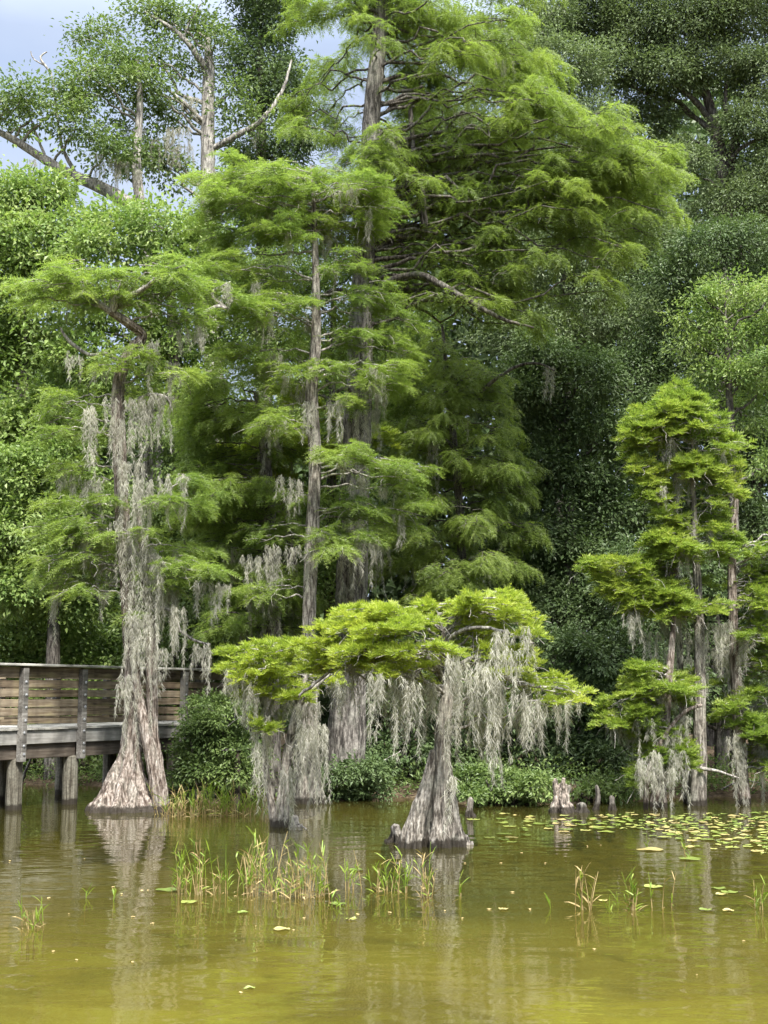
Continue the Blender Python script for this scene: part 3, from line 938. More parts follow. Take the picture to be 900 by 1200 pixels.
cypress('dwarf_cypress', 'umbrella-crowned dwarf cypress with split flared base alone in the water', 16.8,
        [[(519, 989, 31), (519, 973, 25.5), (519, 950, 20.5), (519, 920, 16), (518, 890, 13), (519, 855, 11.5), (522, 830, 10.5), (525, 800, 8.5), (524, 775, 7), (522, 755, 5), (519, 738, 2.5)],
         [(482, 991, 15, -.2), (490, 955, 12, -.16), (500, 920, 9, -.08), (509, 880, 6)]],
        [(452, 722, 62, 10, .3), (510, 714, 62, 10, 0), (556, 712, 50, 10, -.3), (590, 728, 40, 9, .3), (418, 738, 48, 9, -.2), (480, 738, 62, 9, -.6), (540, 738, 52, 9, .5), (400, 760, 44, 9, .2), (445, 764, 54, 9, -.6), (500, 764, 52, 9, -.9), (385, 782, 40, 8, .4), (455, 790, 36, 8, -.9), (606, 742, 26, 7, -.3), (622, 804, 40, 9, -.2), (652, 812, 30, 8, .1), (590, 792, 26, 8, -.6), (602, 768, 20, 7, .2), (568, 770, 24, 7, -.4), (584, 699, 18, 6, 0), (500, 795, 24, 6, .5), (540, 760, 30, 8, .9), (420, 775, 36, 8, .9), (560, 745, 30, 8, 1.1), (640, 822, 34, 7, -.4)],
        'leaf_bright', TUFT,
        moss=[(436, 792, 12, 78, -.7), (452, 790, 30, 40, -.8), (470, 790, 34, 80, -.3), (486, 800, 16, 74, -.6), (500, 800, 34, 60, .1), (528, 768, 14, 40, -.9), (545, 770, 40, 80, -.2), (556, 780, 30, 110, -.5), (566, 760, 26, 90, .3), (582, 740, 16, 150, -.2), (594, 760, 30, 110, -.4), (604, 738, 34, 40, -.2), (586, 800, 22, 100, -.1), (612, 812, 30, 70, -.3), (634, 820, 34, 56, 0), (650, 828, 30, 40, .2), (672, 816, 16, 34, 0), (520, 800, 50, 60, .5), (540, 820, 40, 60, .4), (574, 820, 30, 70, .4), (424, 780, 34, 50, .3), (460, 800, 40, 60, .5), (400, 800, 30, 34, .4), (600, 830, 40, 50, .5), (524, 845, 10, 70, -.3), (622, 745, 16, 46, .1), (480, 780, 30, 70, .8), (560, 800, 40, 90, .8), (620, 800, 40, 80, .7), (530, 910, 8, 60, -.4)],
        droop=.22, dens=26, automoss=0, fill=1.2, padscale=.72, tscale=.74, mdy=-.5, spacing=.03, rough=.15, size=.74, tilt=.22, seg=96, flute=.36, nfl=8, flare_h=.62, rise=.16, katt=.25, step=.025, depth=1.0,
        limbs=[[(522, 770, 3), (530, 745, 2.4, -.2), (560, 735, 2.2, -.4), (590, 740, 2, -.5), (625, 755, 1.4, -.5)], [(524, 790, 3.4), (560, 770, 3, -.3), (586, 790, 2.6, -.4), (612, 802, 2.2, -.45), (648, 806, 1.6, -.4), (680, 812, 1, -.3)], [(524, 800, 3), (500, 770, 2.6, -.4), (470, 772, 2, -.7), (440, 780, 1.6, -.8), (434, 800, 1, -.8)], [(600, 700, 1.6, .1), (578, 708, 2, .1), (545, 725, 2.6)], [(400, 775, 1.6, .2), (370, 800, 2, .2), (350, 815, 1.6, .2)]])

cypress('dwarf_cypress', 'small leaning cypress stem wrapped in hanging moss left of the umbrella-crowned one', 19.2,
        [[(330, 968, 15), (331, 950, 12), (333, 920, 9.5), (337, 885, 8), (343, 850, 7), (350, 820, 5.5), (356, 800, 4), (366, 780, 2)],
         [(322, 966, 8, .1), (316, 930, 6, .1), (311, 890, 5, .1), (312, 850, 4, .1), (322, 815, 2.5, .1)]],
        [(290, 766, 32, 8), (330, 760, 44, 9), (365, 772, 42, 9), (300, 790, 34, 8), (345, 790, 42, 8), (320, 815, 34, 9), (312, 838, 22, 8), (312, 852, 14, 6), (350, 815, 24, 7), (370, 800, 36, 8), (280, 782, 20, 7)],
        'leaf_bright', TUFT,
        moss=[(303, 845, 8, 110, -.2, .5), (316, 835, 8, 80, 0, .5), (346, 825, 10, 90, -.1, .5), (366, 820, 12, 110, .2, .6), (338, 900, 14, 70, -.25), (306, 870, 8, 90, -.2, .6), (352, 850, 10, 100, 0, .6), (296, 800, 14, 60), (282, 790, 18, 50), (270, 785, 10, 44), (308, 810, 30, 60, .3), (330, 800, 30, 60, .3), (360, 800, 30, 50, .3), (268, 800, 8, 40), (400, 800, 16, 34)],
        droop=.25, dens=19, automoss=0, fill=1.0, padscale=.78, tscale=.6, mdy=-.25, spacing=.032, size=.85, tilt=.2, seg=48, flute=.3, nfl=6, flare_h=.5, rise=.18, katt=.2, step=.035,
        limbs=[[(340, 860, 3.4, -.15), (352, 826, 3, -.25), (372, 802, 2.2, -.35), (388, 790, 1.4, -.4)]])

# right-hand group
cypress('pond_cypress', 'bright pond cypress with twin pale stems against the dark right-hand woods', 22.9,
        [[(818, 946, 14), (819, 915, 11.5), (820, 860, 9.5), (820, 800, 8), (819, 720, 7), (815, 640, 5.5), (812, 570, 4), (811, 520, 1.5)],
         [(806, 945, 6, .4), (802, 860, 5.5, .4), (796, 760, 5, .4), (791, 640, 4.5, .4), (791, 540, 3.8, .4), (792, 480, 2.4, .4), (792, 450, 1, .4)]],
        [(792, 462, 24, 12), (786, 480, 40, 13), (754, 496, 30, 10), (830, 500, 38, 12), (848, 526, 30, 11), (780, 512, 46, 12), (752, 535, 26, 8), (836, 548, 38, 10), (800, 552, 40, 11), (768, 566, 30, 9), (858, 580, 28, 9), (790, 604, 30, 8), (828, 618, 44, 9), (770, 634, 18, 6), (800, 640, 46, 9), (780, 664, 38, 8), (840, 654, 36, 8), (745, 692, 46, 9), (790, 702, 46, 8), (760, 716, 34, 7), (830, 714, 36, 8), (700, 660, 24, 7), (720, 680, 26, 7)],
        'leaf_lime', TUFT, moss=[(760, 740, 26, 40), (790, 720, 30, 60), (775, 570, 14, 30), (740, 720, 20, 34), (832, 730, 30, 50), (815, 750, 24, 60), (800, 640, 14, 24)],
        droop=.3, dens=18, fill=4.5, padscale=.5, tscale=.78, mdy=-.2, automoss=.15, spacing=.036, size=1.05, tilt=.15, seg=36, nfl=6, flute=.16,
        limbs=[[(820, 900, 2.2, -.2), (846, 905, 1.4, -.3), (866, 912, .8, -.3)]])

cypress('pond_cypress', 'rust-stained pond cypress draped in moss to the lily pads', 22.5,
        [[(772, 948, 12), (773, 920, 10), (776, 880, 8.5), (780, 830, 7), (786, 770, 5), (790, 720, 3)],
         [(757, 948, 4, -.3), (761, 900, 3.6, -.3), (775, 868, 3.2, -.3), (800, 836, 3, -.2), (822, 826, 2.4)]],
        [(772, 786, 40, 10), (748, 800, 30, 8), (792, 796, 32, 8), (725, 838, 36, 9), (742, 846, 26, 7), (790, 818, 26, 7), (776, 868, 20, 8), (796, 876, 14, 9), (764, 884, 14, 8), (800, 890, 12, 9), (752, 912, 8, 9)],
        'leaf_lime', TUFT, moss=[(757, 890, 18, 60, -.4), (768, 880, 16, 66, -.4), (794, 880, 18, 66, -.3), (780, 860, 24, 60), (740, 846, 30, 50), (720, 846, 20, 24), (756, 840, 24, 60), (800, 840, 24, 50), (770, 820, 30, 50, .3), (790, 900, 12, 46, -.4), (762, 900, 12, 46, -.5)],
        bark='bark_red', droop=.3, dens=18, fill=4.5, padscale=.5, tscale=.78, mdy=-.2, automoss=.15, spacing=.036, size=1.05, tilt=.15, seg=30, nfl=5, flute=.14)

cypress('pond_cypress', 'pond cypress with brown stem and low tiers at the far right edge', 23.2,
        [[(872, 946, 10), (869, 900, 8.5), (864, 820, 8), (859, 720, 7), (858, 640, 6), (862, 590, 4.5), (868, 550, 2)]],
        [(888, 648, 40, 11), (870, 688, 46, 9), (888, 724, 34, 10), (910, 690, 40, 10), (890, 780, 30, 10), (858, 800, 28, 8), (862, 846, 42, 9), (900, 850, 36, 9), (884, 884, 26, 8), (880, 750, 30, 8), (920, 760, 40, 10), (930, 640, 40, 10), (900, 900, 24, 8), (940, 830, 36, 9)],
        'leaf_lime', TUFT, moss=[(860, 860, 16, 86, -.3), (868, 870, 14, 76, -.3), (888, 860, 14, 86), (850, 730, 26, 60), (876, 740, 24, 60), (890, 820, 20, 60), (845, 760, 20, 50), (865, 800, 30, 50, .3)],
        bark='bark_red', droop=.3, dens=18, fill=4.5, padscale=.5, tscale=.78, mdy=-.2, automoss=.15, spacing=.036, size=1.05, tilt=.15, seg=30, nfl=5, flute=.14)

# ------------------------------------------------------------------ woods behind
broadleaf('old_hardwood', 'old hardwood with a snapped pale top and thin sunlit crown under the sky', 33.0,
          [[(262, 940, 14), (258, 700, 12), (252, 500, 11), (246, 300, 10), (244, 200, 9), (244, 120, 8), (245, 80, 7), (243, 40, 3)]],
          [(60, 22, 60, 22), (300, 10, 30, 30), (215, 30, 46, 24), (140, 75, 40, 22), (165, 100, 34, 20), (195, 135, 36, 22), (118, 46, 32, 18), (150, 165, 38, 20), (185, 70, 30, 18), (270, 110, 24, 24), (290, 150, 34, 24), (225, 80, 26, 20), (180, 20, 34, 16), (170, 190, 34, 18), (252, 50, 22, 16), (205, 200, 26, 16)][2:],
          'leaf_mid', .10, .05, dens=5.5, per=32, cl_r=.24, back=.5, bark='bark_pale', limb_bark='bark_pale',
          limbs=[[(245, 86, 5), (232, 66, 4, -.2), (215, 45, 3.2, -.3), (196, 30, 2.4, -.3), (170, 14, 1.4, -.3)], [(246, 176, 4.5), (275, 160, 4, -.3), (305, 142, 3.2, -.4), (330, 108, 2.2, -.4), (342, 70, 1.2, -.4)], [(246, 150, 3), (215, 120, 2.4, -.3), (196, 105, 1.6, -.4)], [(215, 45, 2, -.3), (222, 25, 1.4, -.3), (235, 5, 1, -.3)]],
          moss=[(205, 150, 34, 46), (190, 160, 24, 40), (225, 115, 14, 30), (160, 150, 26, 34), (300, 150, 16, 26), (215, 170, 26, 30)])
broadleaf('old_hardwood', 'leaning pale limb of an old hardwood reaching out over the left skyline', 32.0,
          [[(176, 935, 13), (178, 700, 12), (180, 500, 11), (178, 330, 10), (164, 255, 9.5), (140, 232, 8.5), (112, 217, 7.5), (80, 203, 6.5), (48, 184, 5.5), (20, 166, 4.5), (-10, 150, 3.5)],
           [(170, 270, 7, .2), (160, 200, 6, .2), (164, 120, 4, .2), (160, 70, 2, .2)]],
          [(30, 112, 40, 16), (8, 124, 30, 18), (40, 135, 26, 14), (75, 120, 30, 20), (90, 150, 34, 22), (110, 110, 46, 24), (125, 180, 30, 18), (165, 180, 26, 20), (100, 85, 30, 18), (20, 150, 18, 10), (160, 100, 36, 24)],
          'leaf_mid', .10, .05, dens=6.0, per=26, cl_r=.22, back=.4, bark='bark_pale', limb_bark='bark_pale',
          limbs=[[(55, 190, 2), (46, 165, 1.6), (36, 140, 1), (30, 115, .7)], [(60, 86, 1), (52, 76, 1.6), (48, 66, 1.2), (55, 60, .8)], [(88, 205, 3), (72, 170, 2), (68, 140, 1.5), (60, 85, 1)], [(52, 76, 1), (40, 70, .8), (36, 60, .6)]],
          moss=[(130, 186, 20, 44), (145, 190, 16, 34), (118, 180, 14, 40), (160, 200, 12, 26), (38, 186, 8, 24)])
broadleaf('shade_tree', 'dark evergreen top between the snapped hardwood and the tallest cypress', 34.0,
          [[(312, 935, 12), (310, 600, 10), (308, 300, 8), (306, 150, 6), (305, 40, 3)]],
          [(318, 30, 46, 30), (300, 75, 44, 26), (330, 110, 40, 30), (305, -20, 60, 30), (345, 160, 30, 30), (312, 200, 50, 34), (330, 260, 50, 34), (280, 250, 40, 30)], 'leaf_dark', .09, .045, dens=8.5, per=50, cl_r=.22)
broadleaf('shade_tree', 'tall light-green broadleaf tree at the left edge behind the boardwalk', 30.0,
          [[(20, 925, 12), (22, 700, 10), (25, 500, 8), (30, 300, 5), (34, 230, 3)]],
          [(38, 232, 46, 24), (10, 240, 40, 26), (76, 268, 40, 24), (26, 285, 48, 28), (-20, 290, 50, 34), (60, 320, 46, 28), (10, 350, 46, 32), (50, 400, 44, 34), (5, 430, 42, 34), (60, 470, 40, 30), (20, 510, 46, 34), (-40, 380, 50, 50), (-40, 520, 50, 50)],
          'leaf_light', .12, .06, dens=6.5, per=46, cl_r=.27)
broadleaf('shade_tree', 'sunlit broadleaf tree behind the twisted top of the boardwalk cypress', 29.0,
          [[(215, 930, 11), (212, 700, 9), (206, 500, 7), (200, 330, 5), (198, 270, 3)]],
          [(150, 262, 48, 22), (195, 270, 44, 26), (236, 285, 40, 26), (120, 290, 46, 26), (205, 320, 50, 28), (150, 380, 46, 34), (255, 340, 44, 30), (100, 360, 40, 30), (220, 400, 46, 34), (190, 440, 44, 34), (240, 460, 50, 34), (130, 430, 36, 30), (90, 420, 34, 28)],
          'leaf_light', .115, .058, dens=5.5, per=40, cl_r=.24)
broadleaf('shade_tree', 'mid-height broadleaf tree with glossy foliage low behind the boardwalk rail', 28.6,
          [[(60, 925, 9), (62, 780, 8), (66, 640, 6), (70, 560, 3)]],
          [(20, 560, 40, 32), (70, 540, 40, 30), (110, 580, 36, 30), (30, 620, 44, 34), (85, 640, 40, 32), (120, 500, 32, 28), (20, 690, 44, 34), (80, 710, 44, 30), (-30, 620, 50, 60), (130, 660, 30, 30)],
          'leaf_light', .10, .052, dens=9.0, per=46, cl_r=.2)
broadleaf('shade_tree', 'shaded broadleaf tree filling the gap between boardwalk cypress and slender cypress', 28.4,
          [[(235, 930, 9), (236, 780, 8), (238, 640, 6), (240, 560, 3)]],
          [(215, 520, 40, 34), (190, 600, 40, 34), (230, 610, 44, 34), (270, 640, 44, 34), (205, 680, 40, 34), (250, 700, 44, 34), (300, 600, 44, 40), (220, 750, 44, 34), (290, 740, 44, 34), (330, 660, 44, 40), (170, 730, 34, 34), (340, 790, 40, 30)],
          'leaf_mid', .09, .045, dens=9.0, per=46, cl_r=.2)
broadleaf('shade_tree', 'broadleaf tree seen between the slender and the thickest cypress trunks', 28.8,
          [[(385, 935, 9), (386, 780, 8), (388, 600, 6), (390, 400, 4), (392, 330, 2)]],
          [(330, 330, 50, 36), (390, 330, 46, 36), (450, 300, 46, 36), (340, 420, 50, 40), (400, 420, 46, 40), (460, 380, 46, 36), (350, 510, 46, 40), (410, 520, 44, 40), (390, 600, 44, 40), (380, 690, 40, 36), (440, 640, 44, 40), (450, 470, 44, 40), (290, 400, 44, 36), (300, 330, 36, 30)],
          'leaf_light', .085, .042, dens=8.5, per=46, cl_r=.2)
broadleaf('laurel_oak', 'grey-green oak with forking limbs filling the upper right corner', 34.0,
          [[(842, 935, 15), (846, 600, 13), (850, 350, 11), (848, 220, 9), (838, 150, 7), (826, 105, 5)], [(850, 240, 7, .2), (862, 160, 5.5, .1), (880, 110, 4), (900, 60, 2.5)]],
          [(690, 28, 50, 26), (742, 40, 52, 30), (800, 30, 60, 34), (860, 30, 54, 30), (720, 80, 48, 30), (780, 90, 52, 30), (840, 80, 50, 26), (890, 90, 46, 34), (760, 140, 40, 26), (880, 150, 36, 30), (650, 40, 40, 24), (910, 200, 46, 44), (790, -20, 80, 40), (700, -20, 60, 34), (880, -20, 60, 34), (860, 240, 46, 30), (800, 190, 36, 24), (960, 100, 60, 60)],
          'leaf_grey', .085, .036, dens=9.5, per=60, cl_r=.22, seg=20,
          limbs=[[(838, 150, 4), (815, 120, 3.2, -.3), (790, 100, 2.4, -.4), (768, 96, 1.4, -.4)], [(862, 160, 3.5), (850, 130, 3, -.3), (852, 95, 2, -.4)], [(846, 200, 3), (870, 172, 2.6, -.5), (896, 160, 1.8, -.6)]])
broadleaf('laurel_oak', 'shaded oak behind the drooping outer boughs of the tallest cypress', 32.5,
          [[(655, 938, 13), (658, 700, 11), (662, 450, 9), (668, 250, 7), (672, 120, 4)]],
          [(620, 20, 50, 36), (660, 80, 50, 36), (600, 100, 50, 40), (690, 150, 50, 36), (730, 230, 50, 36), (650, 210, 50, 40), (590, 230, 50, 40), (700, 290, 46, 36), (640, 310, 50, 36), (580, 330, 50, 36), (760, 290, 46, 36), (690, 370, 50, 36), (620, 400, 50, 36), (540, 60, 50, 40), (520, 160, 50, 40), (740, 370, 46, 36)],
          'leaf_grey', .08, .036, dens=9.0, per=54, cl_r=.22)
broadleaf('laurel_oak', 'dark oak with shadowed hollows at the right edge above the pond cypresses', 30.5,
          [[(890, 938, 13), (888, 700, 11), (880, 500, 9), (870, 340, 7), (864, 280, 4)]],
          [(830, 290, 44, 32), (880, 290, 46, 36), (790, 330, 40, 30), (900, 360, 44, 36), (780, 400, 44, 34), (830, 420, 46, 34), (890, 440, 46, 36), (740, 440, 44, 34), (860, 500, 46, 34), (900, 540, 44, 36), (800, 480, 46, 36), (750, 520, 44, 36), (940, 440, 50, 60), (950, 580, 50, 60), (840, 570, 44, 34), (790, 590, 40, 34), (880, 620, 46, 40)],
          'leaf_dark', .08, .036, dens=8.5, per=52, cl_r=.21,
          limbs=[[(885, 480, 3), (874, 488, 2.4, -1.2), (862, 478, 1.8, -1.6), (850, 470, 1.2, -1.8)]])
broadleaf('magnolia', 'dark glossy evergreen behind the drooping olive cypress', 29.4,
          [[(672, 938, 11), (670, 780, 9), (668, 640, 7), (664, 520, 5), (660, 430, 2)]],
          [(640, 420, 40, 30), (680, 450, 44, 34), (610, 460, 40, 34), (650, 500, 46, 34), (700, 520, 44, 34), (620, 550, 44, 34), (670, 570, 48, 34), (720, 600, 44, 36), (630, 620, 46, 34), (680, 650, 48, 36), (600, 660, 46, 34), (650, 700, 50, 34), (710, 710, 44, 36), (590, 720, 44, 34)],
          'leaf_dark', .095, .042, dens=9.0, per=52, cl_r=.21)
broadleaf('young_hardwood', 'young light-green hardwood lit against the dark oak above the pond cypress top', 27.5,
          [[(862, 938, 7), (862, 780, 6), (860, 600, 5), (854, 450, 4), (850, 370, 2)]],
          [(822, 348, 22, 13), (850, 334, 24, 13), (884, 352, 28, 15), (908, 384, 30, 18), (838, 384, 26, 14), (872, 398, 28, 15), (812, 404, 20, 11), (900, 425, 28, 15), (832, 432, 24, 12), (866, 440, 24, 13), (850, 365, 30, 13), (890, 462, 26, 14), (842, 472, 20, 12), (878, 500, 26, 14), (846, 520, 18, 11), (915, 340, 26, 16), (800, 372, 16, 9), (900, 545, 24, 13)], 'leaf_light', .075, .034, dens=11.0, per=34, cl_r=.17)
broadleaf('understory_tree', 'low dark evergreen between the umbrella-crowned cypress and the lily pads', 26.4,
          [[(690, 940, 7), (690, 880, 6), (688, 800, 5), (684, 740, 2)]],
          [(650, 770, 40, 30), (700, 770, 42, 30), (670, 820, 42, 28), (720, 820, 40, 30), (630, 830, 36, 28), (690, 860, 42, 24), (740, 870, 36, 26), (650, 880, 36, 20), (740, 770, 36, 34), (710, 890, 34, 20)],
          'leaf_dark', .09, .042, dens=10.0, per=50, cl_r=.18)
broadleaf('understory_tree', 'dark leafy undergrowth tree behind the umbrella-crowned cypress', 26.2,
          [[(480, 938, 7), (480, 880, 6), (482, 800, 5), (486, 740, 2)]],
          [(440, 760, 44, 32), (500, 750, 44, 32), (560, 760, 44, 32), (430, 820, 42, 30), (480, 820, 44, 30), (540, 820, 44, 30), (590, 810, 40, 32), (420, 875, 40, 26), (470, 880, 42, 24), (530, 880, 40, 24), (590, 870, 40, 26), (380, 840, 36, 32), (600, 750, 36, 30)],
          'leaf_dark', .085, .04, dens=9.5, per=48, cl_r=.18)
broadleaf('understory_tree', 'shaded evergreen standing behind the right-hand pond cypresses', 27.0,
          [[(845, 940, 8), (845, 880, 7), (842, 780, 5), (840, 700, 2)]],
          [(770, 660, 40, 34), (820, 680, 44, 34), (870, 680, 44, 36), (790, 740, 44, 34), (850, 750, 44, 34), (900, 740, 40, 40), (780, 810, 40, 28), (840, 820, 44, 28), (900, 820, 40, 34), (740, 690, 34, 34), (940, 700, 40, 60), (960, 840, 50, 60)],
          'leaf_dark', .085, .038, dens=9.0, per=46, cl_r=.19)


def shrub(name, label, Y, px, py, clumps, leaf, L_, W_, dens=16, per=40, cl=.12, group=None):
    stems = [[(px + dx, py, 2.2), (px + dx * 1.6, (py + clumps[0][1]) / 2, 1.8), (px + dx * 2.4, clumps[0][1], .8)] for dx in (-9, 2, 11)]
    return broadleaf(name, label, Y, stems, clumps, leaf, L_, W_, dens=dens, per=per, cl_r=cl, cat='shrub', group=group, bark='bark_dark', seg=6, back=.6)


shrub('shrub', 'rounded leafy shrub on the bank just right of the boardwalk cypress', 23.6, 240, 930,
      [(252, 828, 28, 12), (275, 842, 26, 14), (238, 850, 24, 14), (258, 866, 34, 16), (232, 882, 26, 16), (285, 880, 26, 18), (244, 902, 32, 14), (278, 908, 24, 12), (216, 912, 18, 10)], 'leaf_mid', .065, .03, 22, 42, .11)
shrub('shrub', 'low light-green shrub on the point right of the umbrella-crowned cypress', 22.9, 590, 942,
      [(560, 912, 28, 14), (595, 915, 30, 15), (625, 922, 24, 13), (575, 932, 30, 10), (612, 936, 28, 9), (548, 934, 18, 10)], 'leaf_mid', .07, .034, 24, 40, .1)
shrub('shrub', 'small dim shrub beside the jagged stump near the lily pads', 23.6, 690, 943,
      [(682, 930, 14, 9), (700, 922, 14, 9), (718, 932, 14, 8), (735, 925, 12, 9)], 'leaf_mid', .09, .035, 22, 22, .11)
shrub('shrub', 'sprawling bank shrub at the foot of the slender cypress', 24.3, 400, 940,
      [(385, 926, 22, 10), (410, 930, 22, 10), (440, 926, 24, 11), (395, 905, 24, 12), (430, 900, 24, 12)], 'leaf_dark', .07, .032, 22, 34, .1)
shrub('shrub', 'yellow-green bushes massed above the boardwalk rail at the left edge', 29.6, 50, 900,
      [(20, 742, 34, 22), (70, 750, 36, 20), (110, 752, 30, 20), (-15, 760, 36, 26), (40, 775, 40, 22), (95, 785, 36, 22), (130, 770, 26, 20), (20, 810, 40, 24), (80, 820, 40, 24), (50, 860, 40, 26), (0, 870, 36, 24), (105, 865, 34, 26)], 'leaf_light', .095, .048, 12, 38, .15)
shrub('shrub', 'deep green thicket behind the far end of the boardwalk rail', 28.8, 190, 920,
      [(160, 800, 32, 26), (200, 800, 34, 26), (240, 790, 36, 28), (160, 850, 32, 26), (200, 860, 34, 26), (250, 850, 36, 28), (290, 830, 36, 28), (290, 890, 34, 24), (140, 900, 30, 20)], 'leaf_mid', .085, .042, 11, 38, .15)

# distant wood that reads as one mass
mb = MB()
n = 190000
x = rng.uniform(-34, 34, n)
y = rng.uniform(40, 46, n)
top = 13.5 + 2.5 * vnoise(np.stack([x * .25, 0 * x, 0 * x], -1)) + 1.2 * vnoise(np.stack([x * .8, 0 * x, 0 * x + 4], -1)) + np.clip(x + 3, 0, 4) * 1.9
z = rng.uniform(0.02, 1, n) * top
keepm = vnoise(np.stack([x * .7, y * .4, z * .7], -1)) > -.75
p = np.stack([x, y, z], -1)[keepm]
k = len(p)
inst_leaf(mb, .42, .26, p, rng.normal(0, 1, (k, 3)) - UP * .2, UP * .4 + rng.normal(0, .6, (k, 3)) - np.array([0, .5, 0]), rng.uniform(.6, 1.3, k))
for tx in np.arange(-33, 34, 2.3):
    yy = 43 + rng.uniform(-2, 2)
    tube(mb, np.array([[tx, yy, 0], [tx + rng.normal(0, .2), yy, 5], [tx + rng.normal(0, .5), yy, 11]]), [.22, .17, .08], 6, 1)
o = mb.build('far_woods', [M['leaf_dark'], M['bark_dark']])
tag(o, 'far dark woods massed behind the bank trees', 'woods', None, 'stuff')

# leafy litter and seedlings along the bank
mb = MB()
n = 1500
x = rng.uniform(-13, 13, n)
y = shore_y(x) + 0.15 + rng.exponential(1.3, n)
z = ground_z(x, y)
idx = np.repeat(np.arange(n), 16)
k = len(idx)
off = np.abs(rng.normal(0, 1, (k, 3))) * np.array([0, 0, .22]) + rng.normal(0, .13, (k, 3)) * np.array([1, 1, .3])
p = np.stack([x, y, z], -1)[idx] + off + UP * .03
inst_leaf(mb, .085, .036, p, off * np.array([1, 1, .3]) + rng.normal(0, .08, (k, 3)), UP + rng.normal(0, .4, (k, 3)), rng.uniform(.6, 1.4, k))
o = mb.build('undergrowth', [M['leaf_mid']])
tag(o, 'low leafy undergrowth covering the shaded bank', 'undergrowth', None, 'stuff')
# ------------------------------------------------------------------ boardwalk
BA = np.array([-6.42, 21.4, 0.0])
BU = unit(np.array([2.3, 3.95, 0.0]))
BN = np.array([-BU[1], BU[0], 0.0])                 # away from the camera side
DECK = 1.36
SPAN = 1.42
S0 = 0.55                                           # position of the first visible post along the walk
bw = empty('boardwalk', BA, 'weathered timber boardwalk on pilings with slatted railings at the left', 'boardwalk')


def bpt(s, n_, z):
    return BA + BU * s + BN * n_ + UP * z


def plank(name, mat, s0, s1, n_, z, hy, hz, bev=.006, parent=bw, axis='u', j=0.0):
    """board along the walk as its own object with local x along its length"""
    o_mb = MB()
    ln = (s1 - s0) / 2
    box(o_mb, (0, 0, 0), np.array([1., 0, 0]), np.array([0, 1., 0]), UP, ln, hy, hz, 0, bev)
    o = o_mb.build(name, M[mat], parent)
    o.location = bpt((s0 + s1) / 2, n_, z) - BA
    o.rotation_euler = (rng.normal(0, .01) * j, rng.normal(0, .006) * j, math.atan2(BU[1], BU[0]) + rng.normal(0, .004) * j)
    return o


W = 1.9
posts = [S0 + SPAN * k for k in range(-3, 6)]
s_lo, s_hi = posts[0] - .3, posts[-1] + .3
bolt_me = None
for side, nn in ((0, 0.0), (1, W)):
    out_n = nn - .062 if side == 0 else nn + .062
    for k, s in enumerate(posts):
        pm = MB()
        box(pm, (0, 0, 0), UP, np.array([1., 0, 0]), np.array([0, 1., 0]), .78 if side == 0 else .6, .06, .06, 0, .008)
        po = pm.build('post', M['wood'], bw)
        po.location = bpt(s, out_n, DECK + 1.0 - (.78 if side == 0 else .6)) - BA
        po.rotation_euler = (0, 0, math.atan2(BU[1], BU[0]))
        if side == 0:
            for bz in (.55, .33, .12, -.10, -.30, -.52, -.66):
                if bolt_me is None:
                    b = MB()
                    th = np.arange(10) * .2 * math.pi
                    ring = lambda r, yy: np.stack([r * np.cos(th), 0 * th + yy, r * np.sin(th)], -1)
                    for r1, y1, r2, y2 in ((.026, 0, .026, -.006), (.026, -.006, .016, -.008), (.016, -.008, .012, -.02)):
                        i = np.arange(10)
                        b.add(np.concatenate([ring(r1, y1), ring(r2, y2)]), np.stack([i, (i + 1) % 10, (i + 1) % 10 + 10, i + 10], -1))
                    b.add(ring(.012, -.02), [tuple(range(10))])
                    bo = b.build('bolt', M['bolt'], po)
                    bolt_me = bo.data
                else:
                    bo = bpy.data.objects.new('bolt', bolt_me)
                    COL.objects.link(bo)
                    bo.parent = po
                bo.location = (rng.uniform(-.01, .01), -.061, bz)
    inn = nn + .02 if side == 0 else nn - .02
    for k in range(len(posts) - 1):
        a, b = posts[k] + .004, posts[k + 1] - .004
        for z0, hz in ((.94, .09), (.735, .062), (.575, .062), (.415, .062), (.255, .062), (.10, .045)):
            plank('rail_board', 'wood_brown', a, b, inn, DECK + z0 + rng.normal(0, .008), .018, hz, .004, j=1.0)
    for k in range(0, len(posts) - 1, 2):
        a, b = posts[k] + .003, posts[min(k + 2, len(posts) - 1)] - .003
        plank('rail_cap', 'wood_pale', a, b, nn - (.035 if side == 0 else -.035), DECK + 1.055, .10, .02, .006, j=.4)
    # rim joist and beam on the visible side
    for k in range(0, len(posts) - 1, 2):
        a, b = posts[k] + .003, posts[min(k + 2, len(posts) - 1)] - .003
        plank('rim_beam', 'wood', a, b, nn + (.022 if side == 0 else -.022), DECK - .165, .022, .115, .005, j=.2)
        plank('lower_beam', 'wood_wet', a + .02, b - .02, nn + (.11 if side == 0 else -.11), DECK - .405, .05, .125, .008, j=.2)
